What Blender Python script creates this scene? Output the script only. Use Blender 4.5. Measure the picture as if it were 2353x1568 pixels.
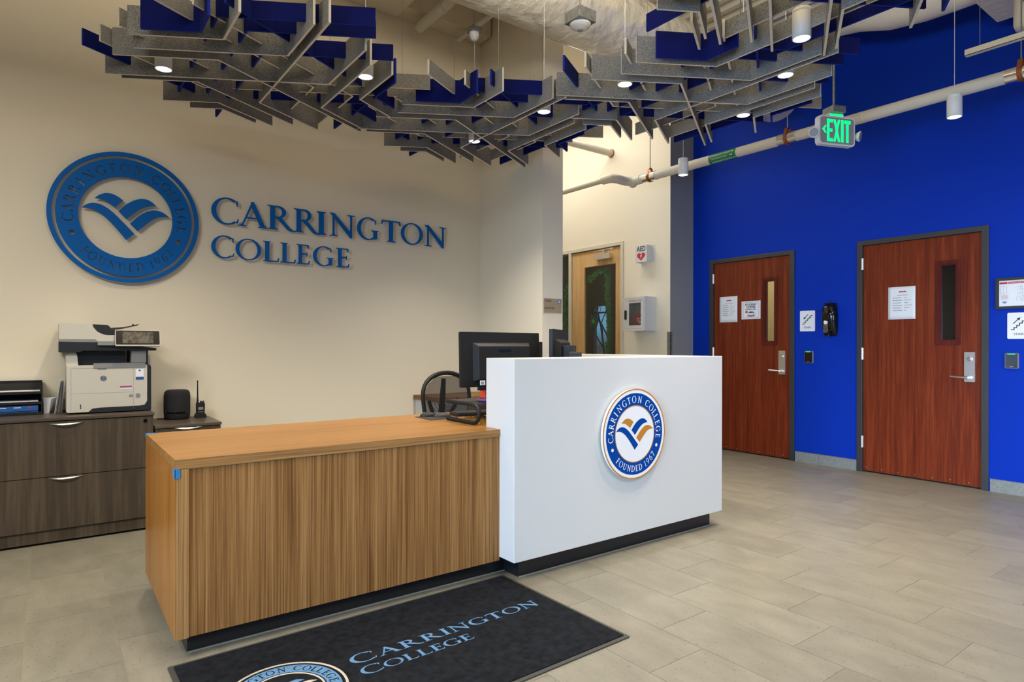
import bpy, bmesh, math, random
from mathutils import Vector, Matrix
from mathutils.geometry import tessellate_polygon, delaunay_2d_cdt
random.seed(7)
for o in list(bpy.data.objects): bpy.data.objects.remove(o)
SC = bpy.context.scene
COL = SC.collection
PI = math.pi
def rad(a): return math.radians(a)

# ------------------------------------------------------------------ camera
YAW, FPX, HCAM = rad(53.48), 1439.0, 1.185
cam_d = bpy.data.cameras.new('camera'); cam = bpy.data.objects.new('camera', cam_d); COL.objects.link(cam)
cam.location = (0, 0, HCAM)
cam.rotation_euler = (rad(90), rad(-0.11), YAW - rad(90))
cam_d.sensor_width = 36; cam_d.lens = 36 * FPX / 2353
cam_d.shift_y = 11.76 / 2353
cam_d.clip_start = 0.02; cam_d.clip_end = 200
SC.camera = cam

# ------------------------------------------------------------------ world, lights, exposure
W = bpy.data.worlds.new('world'); SC.world = W; W.use_nodes = True
nt = W.node_tree; nt.nodes.clear()
wo = nt.nodes.new('ShaderNodeOutputWorld'); bg = nt.nodes.new('ShaderNodeBackground')
tc = nt.nodes.new('ShaderNodeTexCoord'); sx = nt.nodes.new('ShaderNodeSeparateXYZ'); cr = nt.nodes.new('ShaderNodeValToRGB')
nt.links.new(tc.outputs['Generated'], sx.inputs[0]); nt.links.new(sx.outputs['Z'], cr.inputs[0])
cr.color_ramp.elements[0].position = 0.0; cr.color_ramp.elements[0].color = (0.10, 0.11, 0.12, 1)
cr.color_ramp.elements[1].position = 0.7; cr.color_ramp.elements[1].color = (0.25, 0.50, 0.95, 1)
e = cr.color_ramp.elements.new(0.03); e.color = (0.30, 0.66, 1.0, 1)
nt.links.new(cr.outputs[0], bg.inputs[0]); bg.inputs[1].default_value = 0.34
nt.links.new(bg.outputs[0], wo.inputs[0])

def area(name, loc, rot, sx_, sy_, power, color):
    l = bpy.data.lights.new(name, 'AREA'); l.shape = 'RECTANGLE'; l.size = sx_; l.size_y = sy_
    l.energy = power; l.color = color
    o = bpy.data.objects.new(name, l); o.location = loc; o.rotation_euler = rot; COL.objects.link(o)
    return o
WARM = (1.0, 0.93, 0.80)
NEUT = (0.99, 0.96, 0.90)
COOL = (0.42, 0.66, 1.0)
area('lobby_fill_light', (2.2, -0.9, 3.1), (0, 0, 0), 3.0, 1.2, 78, NEUT)  # unseen fill panel added for general ambient light in the lobby
area('lobby_fill_light', (4.4, -1.2, 3.0), (0, 0, 0), 1.6, 1.2, 10, NEUT)  # second, weaker fill panel, likewise added out of view
area('corridor_fill_light', (4.7, 6.2, 4.3), (0, 0, 0), 0.8, 2.4, 50, NEUT)  # unseen fill added to brighten the corridor, no fixture modelled
area('reception_fill_light', (-1.4, 2.0, 3.0), (0, 0, 0), 1.2, 1.2, 100, NEUT)  # added fill out of view, lifts the sign wall on the left
area('deck_fill_light', (1.0, 1.3, 3.0), (PI, 0, 0), 3.6, 1.6, 175, WARM)  # upward fill added to brighten deck and upper walls, no such fixture
area('storefront_daylight', (3.9, -2.6, 1.15), (rad(74), 0, rad(-44)), 2.6, 1.7, 40, (.86, .93, 1.0)).data.spread = rad(85)
area('window_daylight', (-3.4, -0.5, 1.15), (rad(79), 0, rad(-79)), 3.0, 2.0, 92, COOL).data.spread = rad(75)

SC.view_settings.view_transform = 'Standard'; SC.view_settings.look = 'None'
SC.view_settings.gamma = 1.0; SC.view_settings.use_curve_mapping = False
SC.view_settings.exposure = 0.38

# ------------------------------------------------------------------ materials
def mat(name, col, rough=0.6, metal=0.0, noise=None, bump=None, emit=None, estr=0.0, spec=None, coat=0.0):
    m = bpy.data.materials.new(name); m.use_nodes = True
    n = m.node_tree.nodes; L = m.node_tree.links; b = n['Principled BSDF']
    b.inputs['Base Color'].default_value = (*col, 1); b.inputs['Roughness'].default_value = rough
    b.inputs['Metallic'].default_value = metal
    if spec is not None: b.inputs['Specular IOR Level'].default_value = spec
    if coat: b.inputs['Coat Weight'].default_value = coat
    if emit: b.inputs['Emission Color'].default_value = (*emit, 1); b.inputs['Emission Strength'].default_value = estr
    co = None
    if noise or bump: co = n.new('ShaderNodeTexCoord')
    if noise:                                   # (scale vec, amount dark, amount light, detail)
        sc, lo, hi, det = noise
        mp = n.new('ShaderNodeMapping'); mp.inputs['Scale'].default_value = sc
        L.new(co.outputs['Object'], mp.inputs[0])
        nz = n.new('ShaderNodeTexNoise'); nz.inputs['Scale'].default_value = 1; nz.inputs['Detail'].default_value = det
        L.new(mp.outputs[0], nz.inputs[0])
        rp = n.new('ShaderNodeValToRGB')
        rp.color_ramp.elements[0].position = 0.32; rp.color_ramp.elements[1].position = 0.68
        rp.color_ramp.elements[0].color = (*[c * lo for c in col], 1); rp.color_ramp.elements[1].color = (*[min(1, c * hi) for c in col], 1)
        L.new(nz.outputs[0], rp.inputs[0]); L.new(rp.outputs[0], b.inputs['Base Color'])
    if bump:
        sc, st = bump
        nb = n.new('ShaderNodeTexNoise'); nb.inputs['Scale'].default_value = sc; nb.inputs['Detail'].default_value = 4
        L.new(co.outputs['Object'], nb.inputs[0])
        bp = n.new('ShaderNodeBump'); bp.inputs['Strength'].default_value = st; bp.inputs['Distance'].default_value = 0.01
        L.new(nb.outputs[0], bp.inputs['Height']); L.new(bp.outputs[0], b.inputs['Normal'])
    return m

def wood(name, dark, mid, light, sc, rough=0.4, contrast=(0.35, 0.5, 0.65), sc2=None):
    """streaky veneer: two anisotropic noises, long along the axis with the small scale"""
    m = bpy.data.materials.new(name); m.use_nodes = True
    n = m.node_tree.nodes; L = m.node_tree.links; b = n['Principled BSDF']
    b.inputs['Roughness'].default_value = rough; b.inputs['Specular IOR Level'].default_value = 0.22
    co = n.new('ShaderNodeTexCoord')
    def nzz(s, det):
        mp = n.new('ShaderNodeMapping'); mp.inputs['Scale'].default_value = s; L.new(co.outputs['Object'], mp.inputs[0])
        z = n.new('ShaderNodeTexNoise'); z.inputs['Scale'].default_value = 1; z.inputs['Detail'].default_value = det; z.inputs['Roughness'].default_value = 0.65
        L.new(mp.outputs[0], z.inputs[0]); return z
    a = nzz(sc, 5); c = nzz(sc2 or tuple(s * 0.22 for s in sc), 2)
    mx = n.new('ShaderNodeMath'); mx.operation = 'MULTIPLY_ADD'; mx.inputs[1].default_value = 0.65
    m2 = n.new('ShaderNodeMath'); m2.operation = 'MULTIPLY'; m2.inputs[1].default_value = 0.35
    L.new(c.outputs[0], m2.inputs[0]); L.new(a.outputs[0], mx.inputs[0]); L.new(m2.outputs[0], mx.inputs[2])
    rp = n.new('ShaderNodeValToRGB'); r = rp.color_ramp
    r.elements[0].position = contrast[0]; r.elements[0].color = (*dark, 1)
    r.elements[1].position = contrast[2]; r.elements[1].color = (*light, 1)
    q = r.elements.new(contrast[1]); q.color = (*mid, 1)
    L.new(mx.outputs[0], rp.inputs[0]); L.new(rp.outputs[0], b.inputs['Base Color'])
    return m

CREAM = (0.74, 0.67, 0.53)
M = {}
M['cream'] = mat('cream_paint', CREAM, 0.75, bump=(120, 0.03))
M['greypaint'] = mat('grey_paint', (0.25, 0.25, 0.26), 0.7)
M['bluepaint'] = mat('blue_paint', (0.0, 0.027, 0.36), 0.6, bump=(110, 0.03), spec=0.12)
M['deck'] = mat('deck_paint', (0.66, 0.58, 0.44), 0.7)
M['grout'] = mat('grout', (0.25, 0.22, 0.165), 0.9)
M['doorwood'] = wood('cherry_veneer', (0.080, 0.010, 0.003), (0.15, 0.022, 0.006), (0.24, 0.045, 0.012), (60, 2.2, 60), 0.38, (0.32, 0.5, 0.68))
M['doorstop'] = wood('dark_cherry', (0.06, 0.008, 0.006), (0.09, 0.012, 0.008), (0.12, 0.02, 0.01), (40, 3, 40), 0.35)
M['maple'] = wood('maple_veneer', (0.50, 0.30, 0.12), (0.58, 0.36, 0.16), (0.64, 0.42, 0.20), (20, 2, 20), 0.4)
M['frame'] = mat('frame_charcoal', (0.030, 0.030, 0.032), 0.45)
M['creamframe'] = mat('frame_cream', (0.58, 0.54, 0.43), 0.5)
M['felt'] = mat('felt_grey', (0.185, 0.183, 0.178), 0.95, noise=((230, 230, 230), 0.55, 1.55, 4), bump=(400, 0.3))
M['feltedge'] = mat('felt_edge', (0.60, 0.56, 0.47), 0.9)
M['navy'] = mat('felt_navy', (0.0005, 0.004, 0.092), 0.95, bump=(400, 0.3), spec=0.2)
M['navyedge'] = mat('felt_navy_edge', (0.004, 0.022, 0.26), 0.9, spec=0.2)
M['oaktop'] = wood('desk_veneer_top', (0.225, 0.097, 0.023), (0.305, 0.145, 0.039), (0.375, 0.192, 0.057), (2.0, 70, 70), 0.32, (0.36, 0.5, 0.62))
M['zebra'] = wood('desk_veneer_front', (0.120, 0.048, 0.013), (0.255, 0.118, 0.036), (0.38, 0.200, 0.070), (170, 170, 1.6), 0.4, (0.36, 0.5, 0.62), (40, 40, 0.6))
M['oakedge'] = wood('desk_veneer_edge', (0.18, 0.085, 0.028), (0.34, 0.175, 0.06), (0.43, 0.24, 0.09), (1.5, 160, 160), 0.4, (0.36, 0.5, 0.62))
M['oakleg'] = wood('desk_veneer_leg', (0.18, 0.085, 0.028), (0.34, 0.175, 0.06), (0.43, 0.24, 0.09), (160, 160, 1.5), 0.4, (0.36, 0.5, 0.62))
M['oakside'] = wood('desk_veneer_side', (0.25, 0.09, 0.014), (0.34, 0.13, 0.022), (0.40, 0.165, 0.030), (90, 90, 1.5), 0.28, (0.36, 0.5, 0.62))
M['white'] = mat('white_solid_surface', (0.60, 0.60, 0.58), 0.35)
M['black'] = mat('black_kick', (0.008, 0.008, 0.009), 0.3)
M['lam'] = wood('grey_brown_laminate', (0.040, 0.030, 0.020), (0.066, 0.050, 0.034), (0.105, 0.082, 0.056), (34, 1.4, 34), 0.45, (0.34, 0.5, 0.66))
M['lamtop'] = wood('grey_brown_laminate_top', (0.062, 0.048, 0.035), (0.082, 0.065, 0.048), (0.11, 0.088, 0.066), (1.4, 34, 34), 0.35)
M['nickel'] = mat('satin_nickel', (0.75, 0.74, 0.72), 0.28, 1.0)
M['chrome'] = mat('chrome', (0.8, 0.8, 0.8), 0.15, 1.0)
M['steel'] = mat('galvanised_steel', (0.24, 0.25, 0.25), 0.45, 0.7, noise=((30, 30, 30), 0.8, 1.2, 3))
M['foil'] = mat('foil_wrap', (0.76, 0.71, 0.58), 0.36, 0.35, bump=(7, 1.0))
M['foil'].node_tree.nodes['Bump'].inputs['Distance'].default_value = 0.045
M['canvas'] = mat('white_pipe_jacket', (0.62, 0.58, 0.49), 0.6, bump=(25, 0.35))
M['wrap'] = mat('white_duct_wrap', (0.66, 0.62, 0.54), 0.65, bump=(12, 1.0))
M['whitepaint'] = mat('white_metal', (0.60, 0.60, 0.59), 0.4)
M['lens'] = mat('lamp_lens', (1, 1, 1), 0.4, emit=(1.0, 0.95, 0.86), estr=14)
M['signblue'] = mat('sign_blue', (0.0, 0.105, 0.40), 0.5, spec=0.15)
M['logoblue'] = mat('logo_blue', (0.0, 0.050, 0.28), 0.5, spec=0.1)
M['gold'] = mat('logo_gold', (0.50, 0.20, 0.012), 0.4)
M['logowhite'] = mat('logo_white', (0.78, 0.78, 0.79), 0.4)
M['acrylic'] = mat('acrylic_backing', (0.7, 0.68, 0.6), 0.3)
M['paper'] = mat('paper', (0.74, 0.75, 0.78), 0.7)
M['ink'] = mat('ink', (0.03, 0.03, 0.035), 0.7)
M['inkgrey'] = mat('ink_grey', (0.24, 0.25, 0.28), 0.7)
M['inkred'] = mat('ink_red', (0.48, 0.02, 0.04), 0.6)
M['inkgreen'] = mat('label_green', (0.0, 0.17, 0.05), 0.5)
M['inkblue'] = mat('ink_blue', (0.01, 0.085, 0.30), 0.5)
M['mat'] = mat('mat_pile', (0.0085, 0.0095, 0.012), 0.97, noise=((35, 35, 35), 0.6, 1.7, 5), bump=(600, 0.6), spec=0.15)
M['rubber'] = mat('mat_rubber', (0.045, 0.042, 0.035), 0.7)
M['matblue'] = mat('mat_print_blue', (0.085, 0.20, 0.36), 0.95, noise=((300, 300, 300), 0.7, 1.25, 2))
M['matcream'] = mat('mat_print_cream', (0.48, 0.42, 0.33), 0.95, noise=((300, 300, 300), 0.7, 1.2, 2))
M['plastic'] = mat('black_plastic', (0.012, 0.012, 0.012), 0.5, spec=0.25)
M['plastic2'] = mat('dark_grey_plastic', (0.035, 0.034, 0.034), 0.55, spec=0.25)
M['gloss'] = mat('gloss_black', (0.004, 0.004, 0.005), 0.08)
M['printer'] = mat('printer_shell', (0.52, 0.50, 0.44), 0.5)
M['printergrey'] = mat('printer_grey', (0.22, 0.225, 0.23), 0.5)
M['printerdark'] = mat('printer_dark', (0.013, 0.015, 0.02), 0.4)
M['screen'] = mat('screen_dim', (0.055, 0.05, 0.042), 0.2, noise=((60, 60, 60), 0.5, 2.4, 3))
M['cloth'] = mat('speaker_cloth', (0.014, 0.014, 0.015), 0.95, bump=(700, 0.4))
M['green'] = mat('exit_green', (0.0, 0.6, 0.15), 0.4, emit=(0.0, 1.0, 0.20), estr=1.1)
M['led'] = mat('reader_led', (0.0, 0.5, 0.12), 0.4, emit=(0.02, 1.0, 0.22), estr=0.9)
M['redled'] = mat('red_led', (0.5, 0.0, 0.0), 0.4, emit=(1.0, 0.03, 0.02), estr=1.0)
M['copper'] = mat('copper_hanger', (0.30, 0.095, 0.025), 0.45, 0.5)
M['tape'] = mat('painters_tape', (0.01, 0.17, 0.42), 0.7)
M['taupe'] = mat('plaque_taupe', (0.34, 0.26, 0.16), 0.5)
M['leaf'] = mat('garland_leaf', (0.025, 0.19, 0.03), 0.6, noise=((60, 60, 60), 0.4, 1.6, 2))
M['orange'] = mat('orange_plastic', (0.72, 0.06, 0.015), 0.5)
M['purple'] = mat('purple_print', (0.18, 0.04, 0.22), 0.7)
M['yarn'] = mat('mustard_knit', (0.42, 0.20, 0.02), 0.9, noise=((90, 90, 90), 0.4, 1.4, 2))
M['redbag'] = mat('red_case', (0.42, 0.025, 0.02), 0.6)
M['beige'] = mat('stairwell_paint', (0.60, 0.50, 0.29), 0.7)
M['dark'] = mat('dark_room', (0.02, 0.02, 0.02), 0.9)  # near-black colour stands in for a stairwell without light
M['office'] = mat('office_paint', (0.13, 0.12, 0.10), 0.9)
M['bark'] = mat('bark', (0.03, 0.03, 0.03), 0.9)
M['corkgrey'] = mat('tile_base', (0.20, 0.21, 0.20), 0.6, noise=((60, 60, 60), 0.85, 1.15, 4))
def glass(name, tint, rough=0.0):
    m = bpy.data.materials.new(name); m.use_nodes = True
    b = m.node_tree.nodes['Principled BSDF']
    b.inputs['Base Color'].default_value = (*tint, 1); b.inputs['Roughness'].default_value = rough
    b.inputs['Transmission Weight'].default_value = 1.0; b.inputs['IOR'].default_value = 1.45
    return m
M['glass'] = glass('door_glass', (0.80, 0.92, 0.95))
# mesh fabric of the chair: holes by a fine procedural mask
m = bpy.data.materials.new('chair_mesh'); m.use_nodes = True; M['mesh'] = m
n = m.node_tree.nodes; L = m.node_tree.links; b = n['Principled BSDF']
b.inputs['Base Color'].default_value = (0.012, 0.012, 0.012, 1); b.inputs['Roughness'].default_value = 0.7
co = n.new('ShaderNodeTexCoord'); wv = n.new('ShaderNodeTexChecker'); wv.inputs['Scale'].default_value = 420
wv.inputs['Color1'].default_value = (0.55, 0.55, 0.55, 1); wv.inputs['Color2'].default_value = (0.85, 0.85, 0.85, 1)
L.new(co.outputs['Object'], wv.inputs[0]); L.new(wv.outputs[0], b.inputs['Alpha'])
# porcelain floor tile, each tile its own tone
m = bpy.data.materials.new('floor_tile'); m.use_nodes = True; M['tile'] = m
n = m.node_tree.nodes; L = m.node_tree.links; b = n['Principled BSDF']
b.inputs['Roughness'].default_value = 0.42; b.inputs['Specular IOR Level'].default_value = 0.4
co = n.new('ShaderNodeTexCoord'); oi = n.new('ShaderNodeObjectInfo')
ad = n.new('ShaderNodeVectorMath'); ad.operation = 'MULTIPLY_ADD'; ad.inputs[1].default_value = (1, 1, 1)
cx = n.new('ShaderNodeCombineXYZ'); mm = n.new('ShaderNodeMath'); mm.operation = 'MULTIPLY'; mm.inputs[1].default_value = 40
L.new(oi.outputs['Random'], mm.inputs[0]); L.new(mm.outputs[0], cx.inputs[0]); L.new(mm.outputs[0], cx.inputs[1])
L.new(co.outputs['Object'], ad.inputs[0]); L.new(cx.outputs[0], ad.inputs[2])
mp = n.new('ShaderNodeMapping'); mp.inputs['Scale'].default_value = (9, 4, 4); L.new(ad.outputs[0], mp.inputs[0])
n1 = n.new('ShaderNodeTexNoise'); n1.inputs['Scale'].default_value = 1.0; n1.inputs['Detail'].default_value = 8; n1.inputs['Roughness'].default_value = 0.6
L.new(mp.outputs[0], n1.inputs[0])
r1 = n.new('ShaderNodeValToRGB'); r1.color_ramp.elements[0].position = 0.3; r1.color_ramp.elements[1].position = 0.7
r1.color_ramp.elements[0].color = (0.176, 0.160, 0.120, 1); r1.color_ramp.elements[1].color = (0.232, 0.213, 0.164, 1)
L.new(n1.outputs[0], r1.inputs[0])
mp2 = n.new('ShaderNodeMapping'); mp2.inputs['Scale'].default_value = (110, 60, 80); L.new(ad.outputs[0], mp2.inputs[0])
vo = n.new('ShaderNodeTexNoise'); vo.inputs['Scale'].default_value = 1.0; vo.inputs['Detail'].default_value = 3; L.new(mp2.outputs[0], vo.inputs[0])
r2 = n.new('ShaderNodeValToRGB'); r2.color_ramp.elements[0].position = 0.28; r2.color_ramp.elements[1].position = 0.38
r2.color_ramp.elements[0].color = (0.5, 0.5, 0.5, 1); r2.color_ramp.elements[1].color = (1, 1, 1, 1)
q = r2.color_ramp.elements.new(0.70); q.color = (1, 1, 1, 1); q = r2.color_ramp.elements.new(0.74); q.color = (1.25, 1.22, 1.16, 1)
L.new(vo.outputs[0], r2.inputs[0])
mu = n.new('ShaderNodeMix'); mu.data_type = 'RGBA'; mu.blend_type = 'MULTIPLY'; mu.inputs[0].default_value = 1
L.new(r1.outputs[0], mu.inputs[6]); L.new(r2.outputs[0], mu.inputs[7])
hv = n.new('ShaderNodeHueSaturation'); m3 = n.new('ShaderNodeMapRange'); m3.inputs[3].default_value = 0.93; m3.inputs[4].default_value = 1.07
L.new(oi.outputs['Random'], m3.inputs[0]); L.new(m3.outputs[0], hv.inputs['Value']); L.new(mu.outputs[2], hv.inputs['Color'])
L.new(hv.outputs[0], b.inputs['Base Color'])

# ------------------------------------------------------------------ mesh builder
FX = Matrix(((0, 0, -1), (-1, 0, 0), (0, 1, 0)))        # on a wall that faces -X: x right (-Y), y up, z out (-X)
FY = Matrix(((1, 0, 0), (0, 0, -1), (0, 1, 0)))         # on a face that looks to -Y: x right (+X), y up, z out (-Y)
FZ = Matrix.Identity(3)
def frame_rot(f, extra=0.0):
    mtx = {'X': FX, 'Y': FY, 'Z': FZ}[f]
    return (Matrix.Rotation(extra, 3, 'Z') @ mtx).to_euler()

class B:
    def __init__(s): s.v = []; s.f = []; s.mi = []; s.sm = []
    def add(s, vs, fs, mi=0, sm=False):
        k = len(s.v); s.v += [tuple(v) for v in vs]
        for f in fs: s.f.append(tuple(i + k for i in f)); s.mi.append(mi); s.sm.append(sm)
        return s
    def box(s, x0, x1, y0, y1, z0, z1, mi=0):
        vs = [(x, y, z) for z in (z0, z1) for y in (y0, y1) for x in (x0, x1)]
        return s.add(vs, [(0, 2, 3, 1), (4, 5, 7, 6), (0, 1, 5, 4), (2, 6, 7, 3), (0, 4, 6, 2), (1, 3, 7, 5)], mi)
    def rbox(s, x0, x1, y0, y1, z0, z1, r, mi=0, seg=5):
        """box with rounded corners in the x-y plane"""
        pts = []
        for cx_, cy_, a0 in ((x1 - r, y1 - r, 0), (x0 + r, y1 - r, 90), (x0 + r, y0 + r, 180), (x1 - r, y0 + r, 270)):
            for i in range(seg + 1):
                a = rad(a0 + 90 * i / seg); pts.append((cx_ + r * math.cos(a), cy_ + r * math.sin(a)))
        return s.prism(pts, z0, z1, mi)
    def prism(s, pts, z0, z1, mi=0, mside=None):
        n_ = len(pts)
        area2 = sum(pts[i][0] * pts[(i + 1) % n_][1] - pts[(i + 1) % n_][0] * pts[i][1] for i in range(n_))
        if area2 < 0: pts = pts[::-1]
        tri = tessellate_polygon([[Vector((p[0], p[1], 0)) for p in pts]])
        vs = [(p[0], p[1], z1) for p in pts] + [(p[0], p[1], z0) for p in pts]
        top = []
        for t in tri:
            a, b_, c = (pts[i] for i in t)
            cr_ = (b_[0] - a[0]) * (c[1] - a[1]) - (b_[1] - a[1]) * (c[0] - a[0])
            top.append(tuple(t) if cr_ > 0 else tuple(reversed(t)))
        s.add(vs, top + [tuple(i + n_ for i in reversed(t)) for t in top], mi)
        k = len(s.v) - 2 * n_
        for i in range(n_):
            j = (i + 1) % n_
            s.f.append((k + i, k + n_ + i, k + n_ + j, k + j)); s.mi.append(mi if mside is None else mside); s.sm.append(False)
        return s
    def cyl(s, p0, p1, r0, r1=None, n_=16, mi=0, cap=True, sm=True):
        r1 = r0 if r1 is None else r1
        p0 = Vector(p0); p1 = Vector(p1); d = (p1 - p0).normalized()
        u = d.orthogonal().normalized(); w = d.cross(u)
        vs = []
        for p, r in ((p0, r0), (p1, r1)):
            for i in range(n_):
                a = 2 * PI * i / n_; vs.append(p + r * (math.cos(a) * u + math.sin(a) * w))
        s.add(vs, [(i, (i + 1) % n_, n_ + (i + 1) % n_, n_ + i) for i in range(n_)], mi, sm)
        if cap: s.add(vs, [tuple(reversed(range(n_))), tuple(range(n_, 2 * n_))], mi)
        return s
    def tube(s, pts, r, n_=10, mi=0, rs=None):
        """smooth tube through pts"""
        P = [Vector(p) for p in pts]; rings = []; u = None
        for i, p in enumerate(P):
            d = ((P[min(i + 1, len(P) - 1)] - P[max(i - 1, 0)])).normalized()
            u = d.orthogonal().normalized() if u is None else (u - u.dot(d) * d).normalized()
            w = d.cross(u); rr = rs[i] if rs else r
            rings.append([p + rr * (math.cos(2 * PI * k / n_) * u + math.sin(2 * PI * k / n_) * w) for k in range(n_)])
        vs = [v for ring in rings for v in ring]; fs = []
        for i in range(len(P) - 1):
            for k in range(n_):
                fs.append((i * n_ + k, i * n_ + (k + 1) % n_, (i + 1) * n_ + (k + 1) % n_, (i + 1) * n_ + k))
        s.add(vs, fs, mi, True)
        s.add(vs, [tuple(reversed(range(n_))), tuple(range(len(vs) - n_, len(vs)))], mi)
        return s
    def lathe(s, prof, c=(0, 0, 0), n_=24, mi=0):
        vs = []; fs = []
        for r, z in prof:
            for k in range(n_): vs.append((c[0] + r * math.cos(2 * PI * k / n_), c[1] + r * math.sin(2 * PI * k / n_), c[2] + z))
        for i in range(len(prof) - 1):
            for k in range(n_): fs.append((i * n_ + k, i * n_ + (k + 1) % n_, (i + 1) * n_ + (k + 1) % n_, (i + 1) * n_ + k))
        s.add(vs, fs, mi, True)
        if prof[0][0] > 1e-4: s.add(vs, [tuple(reversed(range(n_)))], mi)
        if prof[-1][0] > 1e-4: s.add(vs, [tuple(range(len(vs) - n_, len(vs)))], mi)
        return s
    def annulus(s, r0, r1, z0, z1, mi=0, n_=96, c=(0, 0)):
        vs = []
        for z in (z0, z1):
            for r in (r0, r1):
                for k in range(n_): vs.append((c[0] + r * math.cos(2 * PI * k / n_), c[1] + r * math.sin(2 * PI * k / n_), z))
        fs = []
        for k in range(n_):
            j = (k + 1) % n_; a, b_, c_, d = 0, n_, 2 * n_, 3 * n_
            fs += [(a + k, a + j, b_ + j, b_ + k), (c_ + k, d + k, d + j, c_ + j), (b_ + k, b_ + j, d + j, d + k), (a + k, c_ + k, c_ + j, a + j)]
        return s.add(vs, fs, mi)
    def sphere(s, c, rx, ry, rz, n_=16, m_=10, mi=0, a0=-90, a1=90):
        prof = [(math.cos(rad(a0 + (a1 - a0) * i / m_)), math.sin(rad(a0 + (a1 - a0) * i / m_))) for i in range(m_ + 1)]
        k = len(s.v); s.lathe([(max(p[0], 1e-5), p[1]) for p in prof], (0, 0, 0), n_, mi)
        for i in range(k, len(s.v)): v = s.v[i]; s.v[i] = (c[0] + v[0] * rx, c[1] + v[1] * ry, c[2] + v[2] * rz)
        return s
    def xf(s, mtx):
        s.v = [tuple(mtx @ Vector(v)) for v in s.v]; return s
    def mesh(s, name, mats):
        me = bpy.data.meshes.new(name); me.from_pydata(s.v, [], s.f)
        for mm_ in mats: me.materials.append(mm_)
        for p, i, sm in zip(me.polygons, s.mi, s.sm): p.material_index = i; p.use_smooth = sm
        me.validate(); me.update()
        return me
    def obj(s, name, mats, parent=None, loc=(0, 0, 0), rot=None, bevel=0, label=None):
        mats = [mats] if not isinstance(mats, (list, tuple)) else list(mats)
        o = bpy.data.objects.new(name, s.mesh(name, mats)); COL.objects.link(o)
        o.location = loc
        if rot is not None: o.rotation_euler = rot
        if parent is not None: o.parent = parent
        if label: o['label'] = label
        if bevel:
            bv = o.modifiers.new('bevel', 'BEVEL'); bv.width = bevel; bv.segments = 2; bv.limit_method = 'ANGLE'; bv.angle_limit = rad(40)
        return o

def tag(o, label, cat, group=None):
    o['label'] = label; o['category'] = cat
    if group: o['group'] = group
    return o
def thing(name, label, cat, loc=(0, 0, 0), f='Z', extra=0.0, group=None):
    o = bpy.data.objects.new(name, None); COL.objects.link(o); o.empty_display_size = 0.1
    o.location = loc; o.rotation_euler = frame_rot(f, extra)
    return tag(o, label, cat, group)
def struct(o): o['kind'] = 'structure'; return o
def sgroup(name, loc=(0, 0, 0), f='Z'):
    o = bpy.data.objects.new(name, None); COL.objects.link(o); o.location = loc; o.rotation_euler = frame_rot(f)
    return struct(o)
def copy_tree(o, parent=None):
    c = o.copy(); COL.objects.link(c); c.parent = parent
    for ch in [x for x in bpy.data.objects if x.parent == o]: copy_tree(ch, c)
    return c

# ------------------------------------------------------------------ text
_tc = {}
def text_mesh(s_, x0, x1, y0, y1, z0, z1, parent, mt, name='lettering', bold=0.0):
    """built-in sans font turned into a mesh and fitted to a box"""
    key = (s_, bold)
    if key not in _tc:
        cu = bpy.data.curves.new('t', 'FONT'); cu.body = s_; cu.size = 1; cu.extrude = 0.5; cu.offset = bold; cu.resolution_u = 3
        to = bpy.data.objects.new('t', cu); COL.objects.link(to)
        dg = bpy.context.evaluated_depsgraph_get(); dg.update()
        me = bpy.data.meshes.new_from_object(to.evaluated_get(dg))
        _tc[key] = ([tuple(v.co) for v in me.vertices], [tuple(p.vertices) for p in me.polygons])
        bpy.data.objects.remove(to); bpy.data.curves.remove(cu); bpy.data.meshes.remove(me)
    vs, fs = _tc[key]
    ax = min(v[0] for v in vs); bx_ = max(v[0] for v in vs); ay = min(v[1] for v in vs); by = max(v[1] for v in vs)
    b_ = B(); b_.add([(x0 + (v[0] - ax) / (bx_ - ax) * (x1 - x0), y0 + (v[1] - ay) / (by - ay) * (y1 - y0), z0 + (v[2] + 0.5) * (z1 - z0)) for v in vs], fs)
    return b_.obj(name, mt, parent)

# classical roman capitals drawn from stems, hairlines, bowls and bracketed serifs; cap height 1
TK, TN, SF = 0.150, 0.060, 0.034
def _serif(xc, y, up, l=0.11, r=0.11, st=TK):
    h = st / 2; d = 1 if up else -1
    return [(xc - h - l, y), (xc + h + r, y), (xc + h + r, y + d * SF * .7), (xc + h + .03, y + d * SF * 1.2), (xc + h, y + d * SF * 2.6), (xc - h, y + d * SF * 2.6), (xc - h - .03, y + d * SF * 1.2), (xc - h - l, y + d * SF * .7)]
def _stem(xc, y0, y1, st=TK): return [(xc - st / 2, y0), (xc + st / 2, y0), (xc + st / 2, y1), (xc - st / 2, y1)]
def _arc(cx_, cy_, rx, ry, tx, ty, a0, a1, n_=18, dx=0.0):
    o_ = [(cx_ + rx * math.cos(rad(a0 + (a1 - a0) * i / n_)), cy_ + ry * math.sin(rad(a0 + (a1 - a0) * i / n_))) for i in range(n_ + 1)]
    i_ = [(cx_ + dx + (rx - tx) * math.cos(rad(a0 + (a1 - a0) * i / n_)), cy_ + (ry - ty) * math.sin(rad(a0 + (a1 - a0) * i / n_))) for i in range(n_ + 1)]
    return o_ + i_[::-1]
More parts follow.
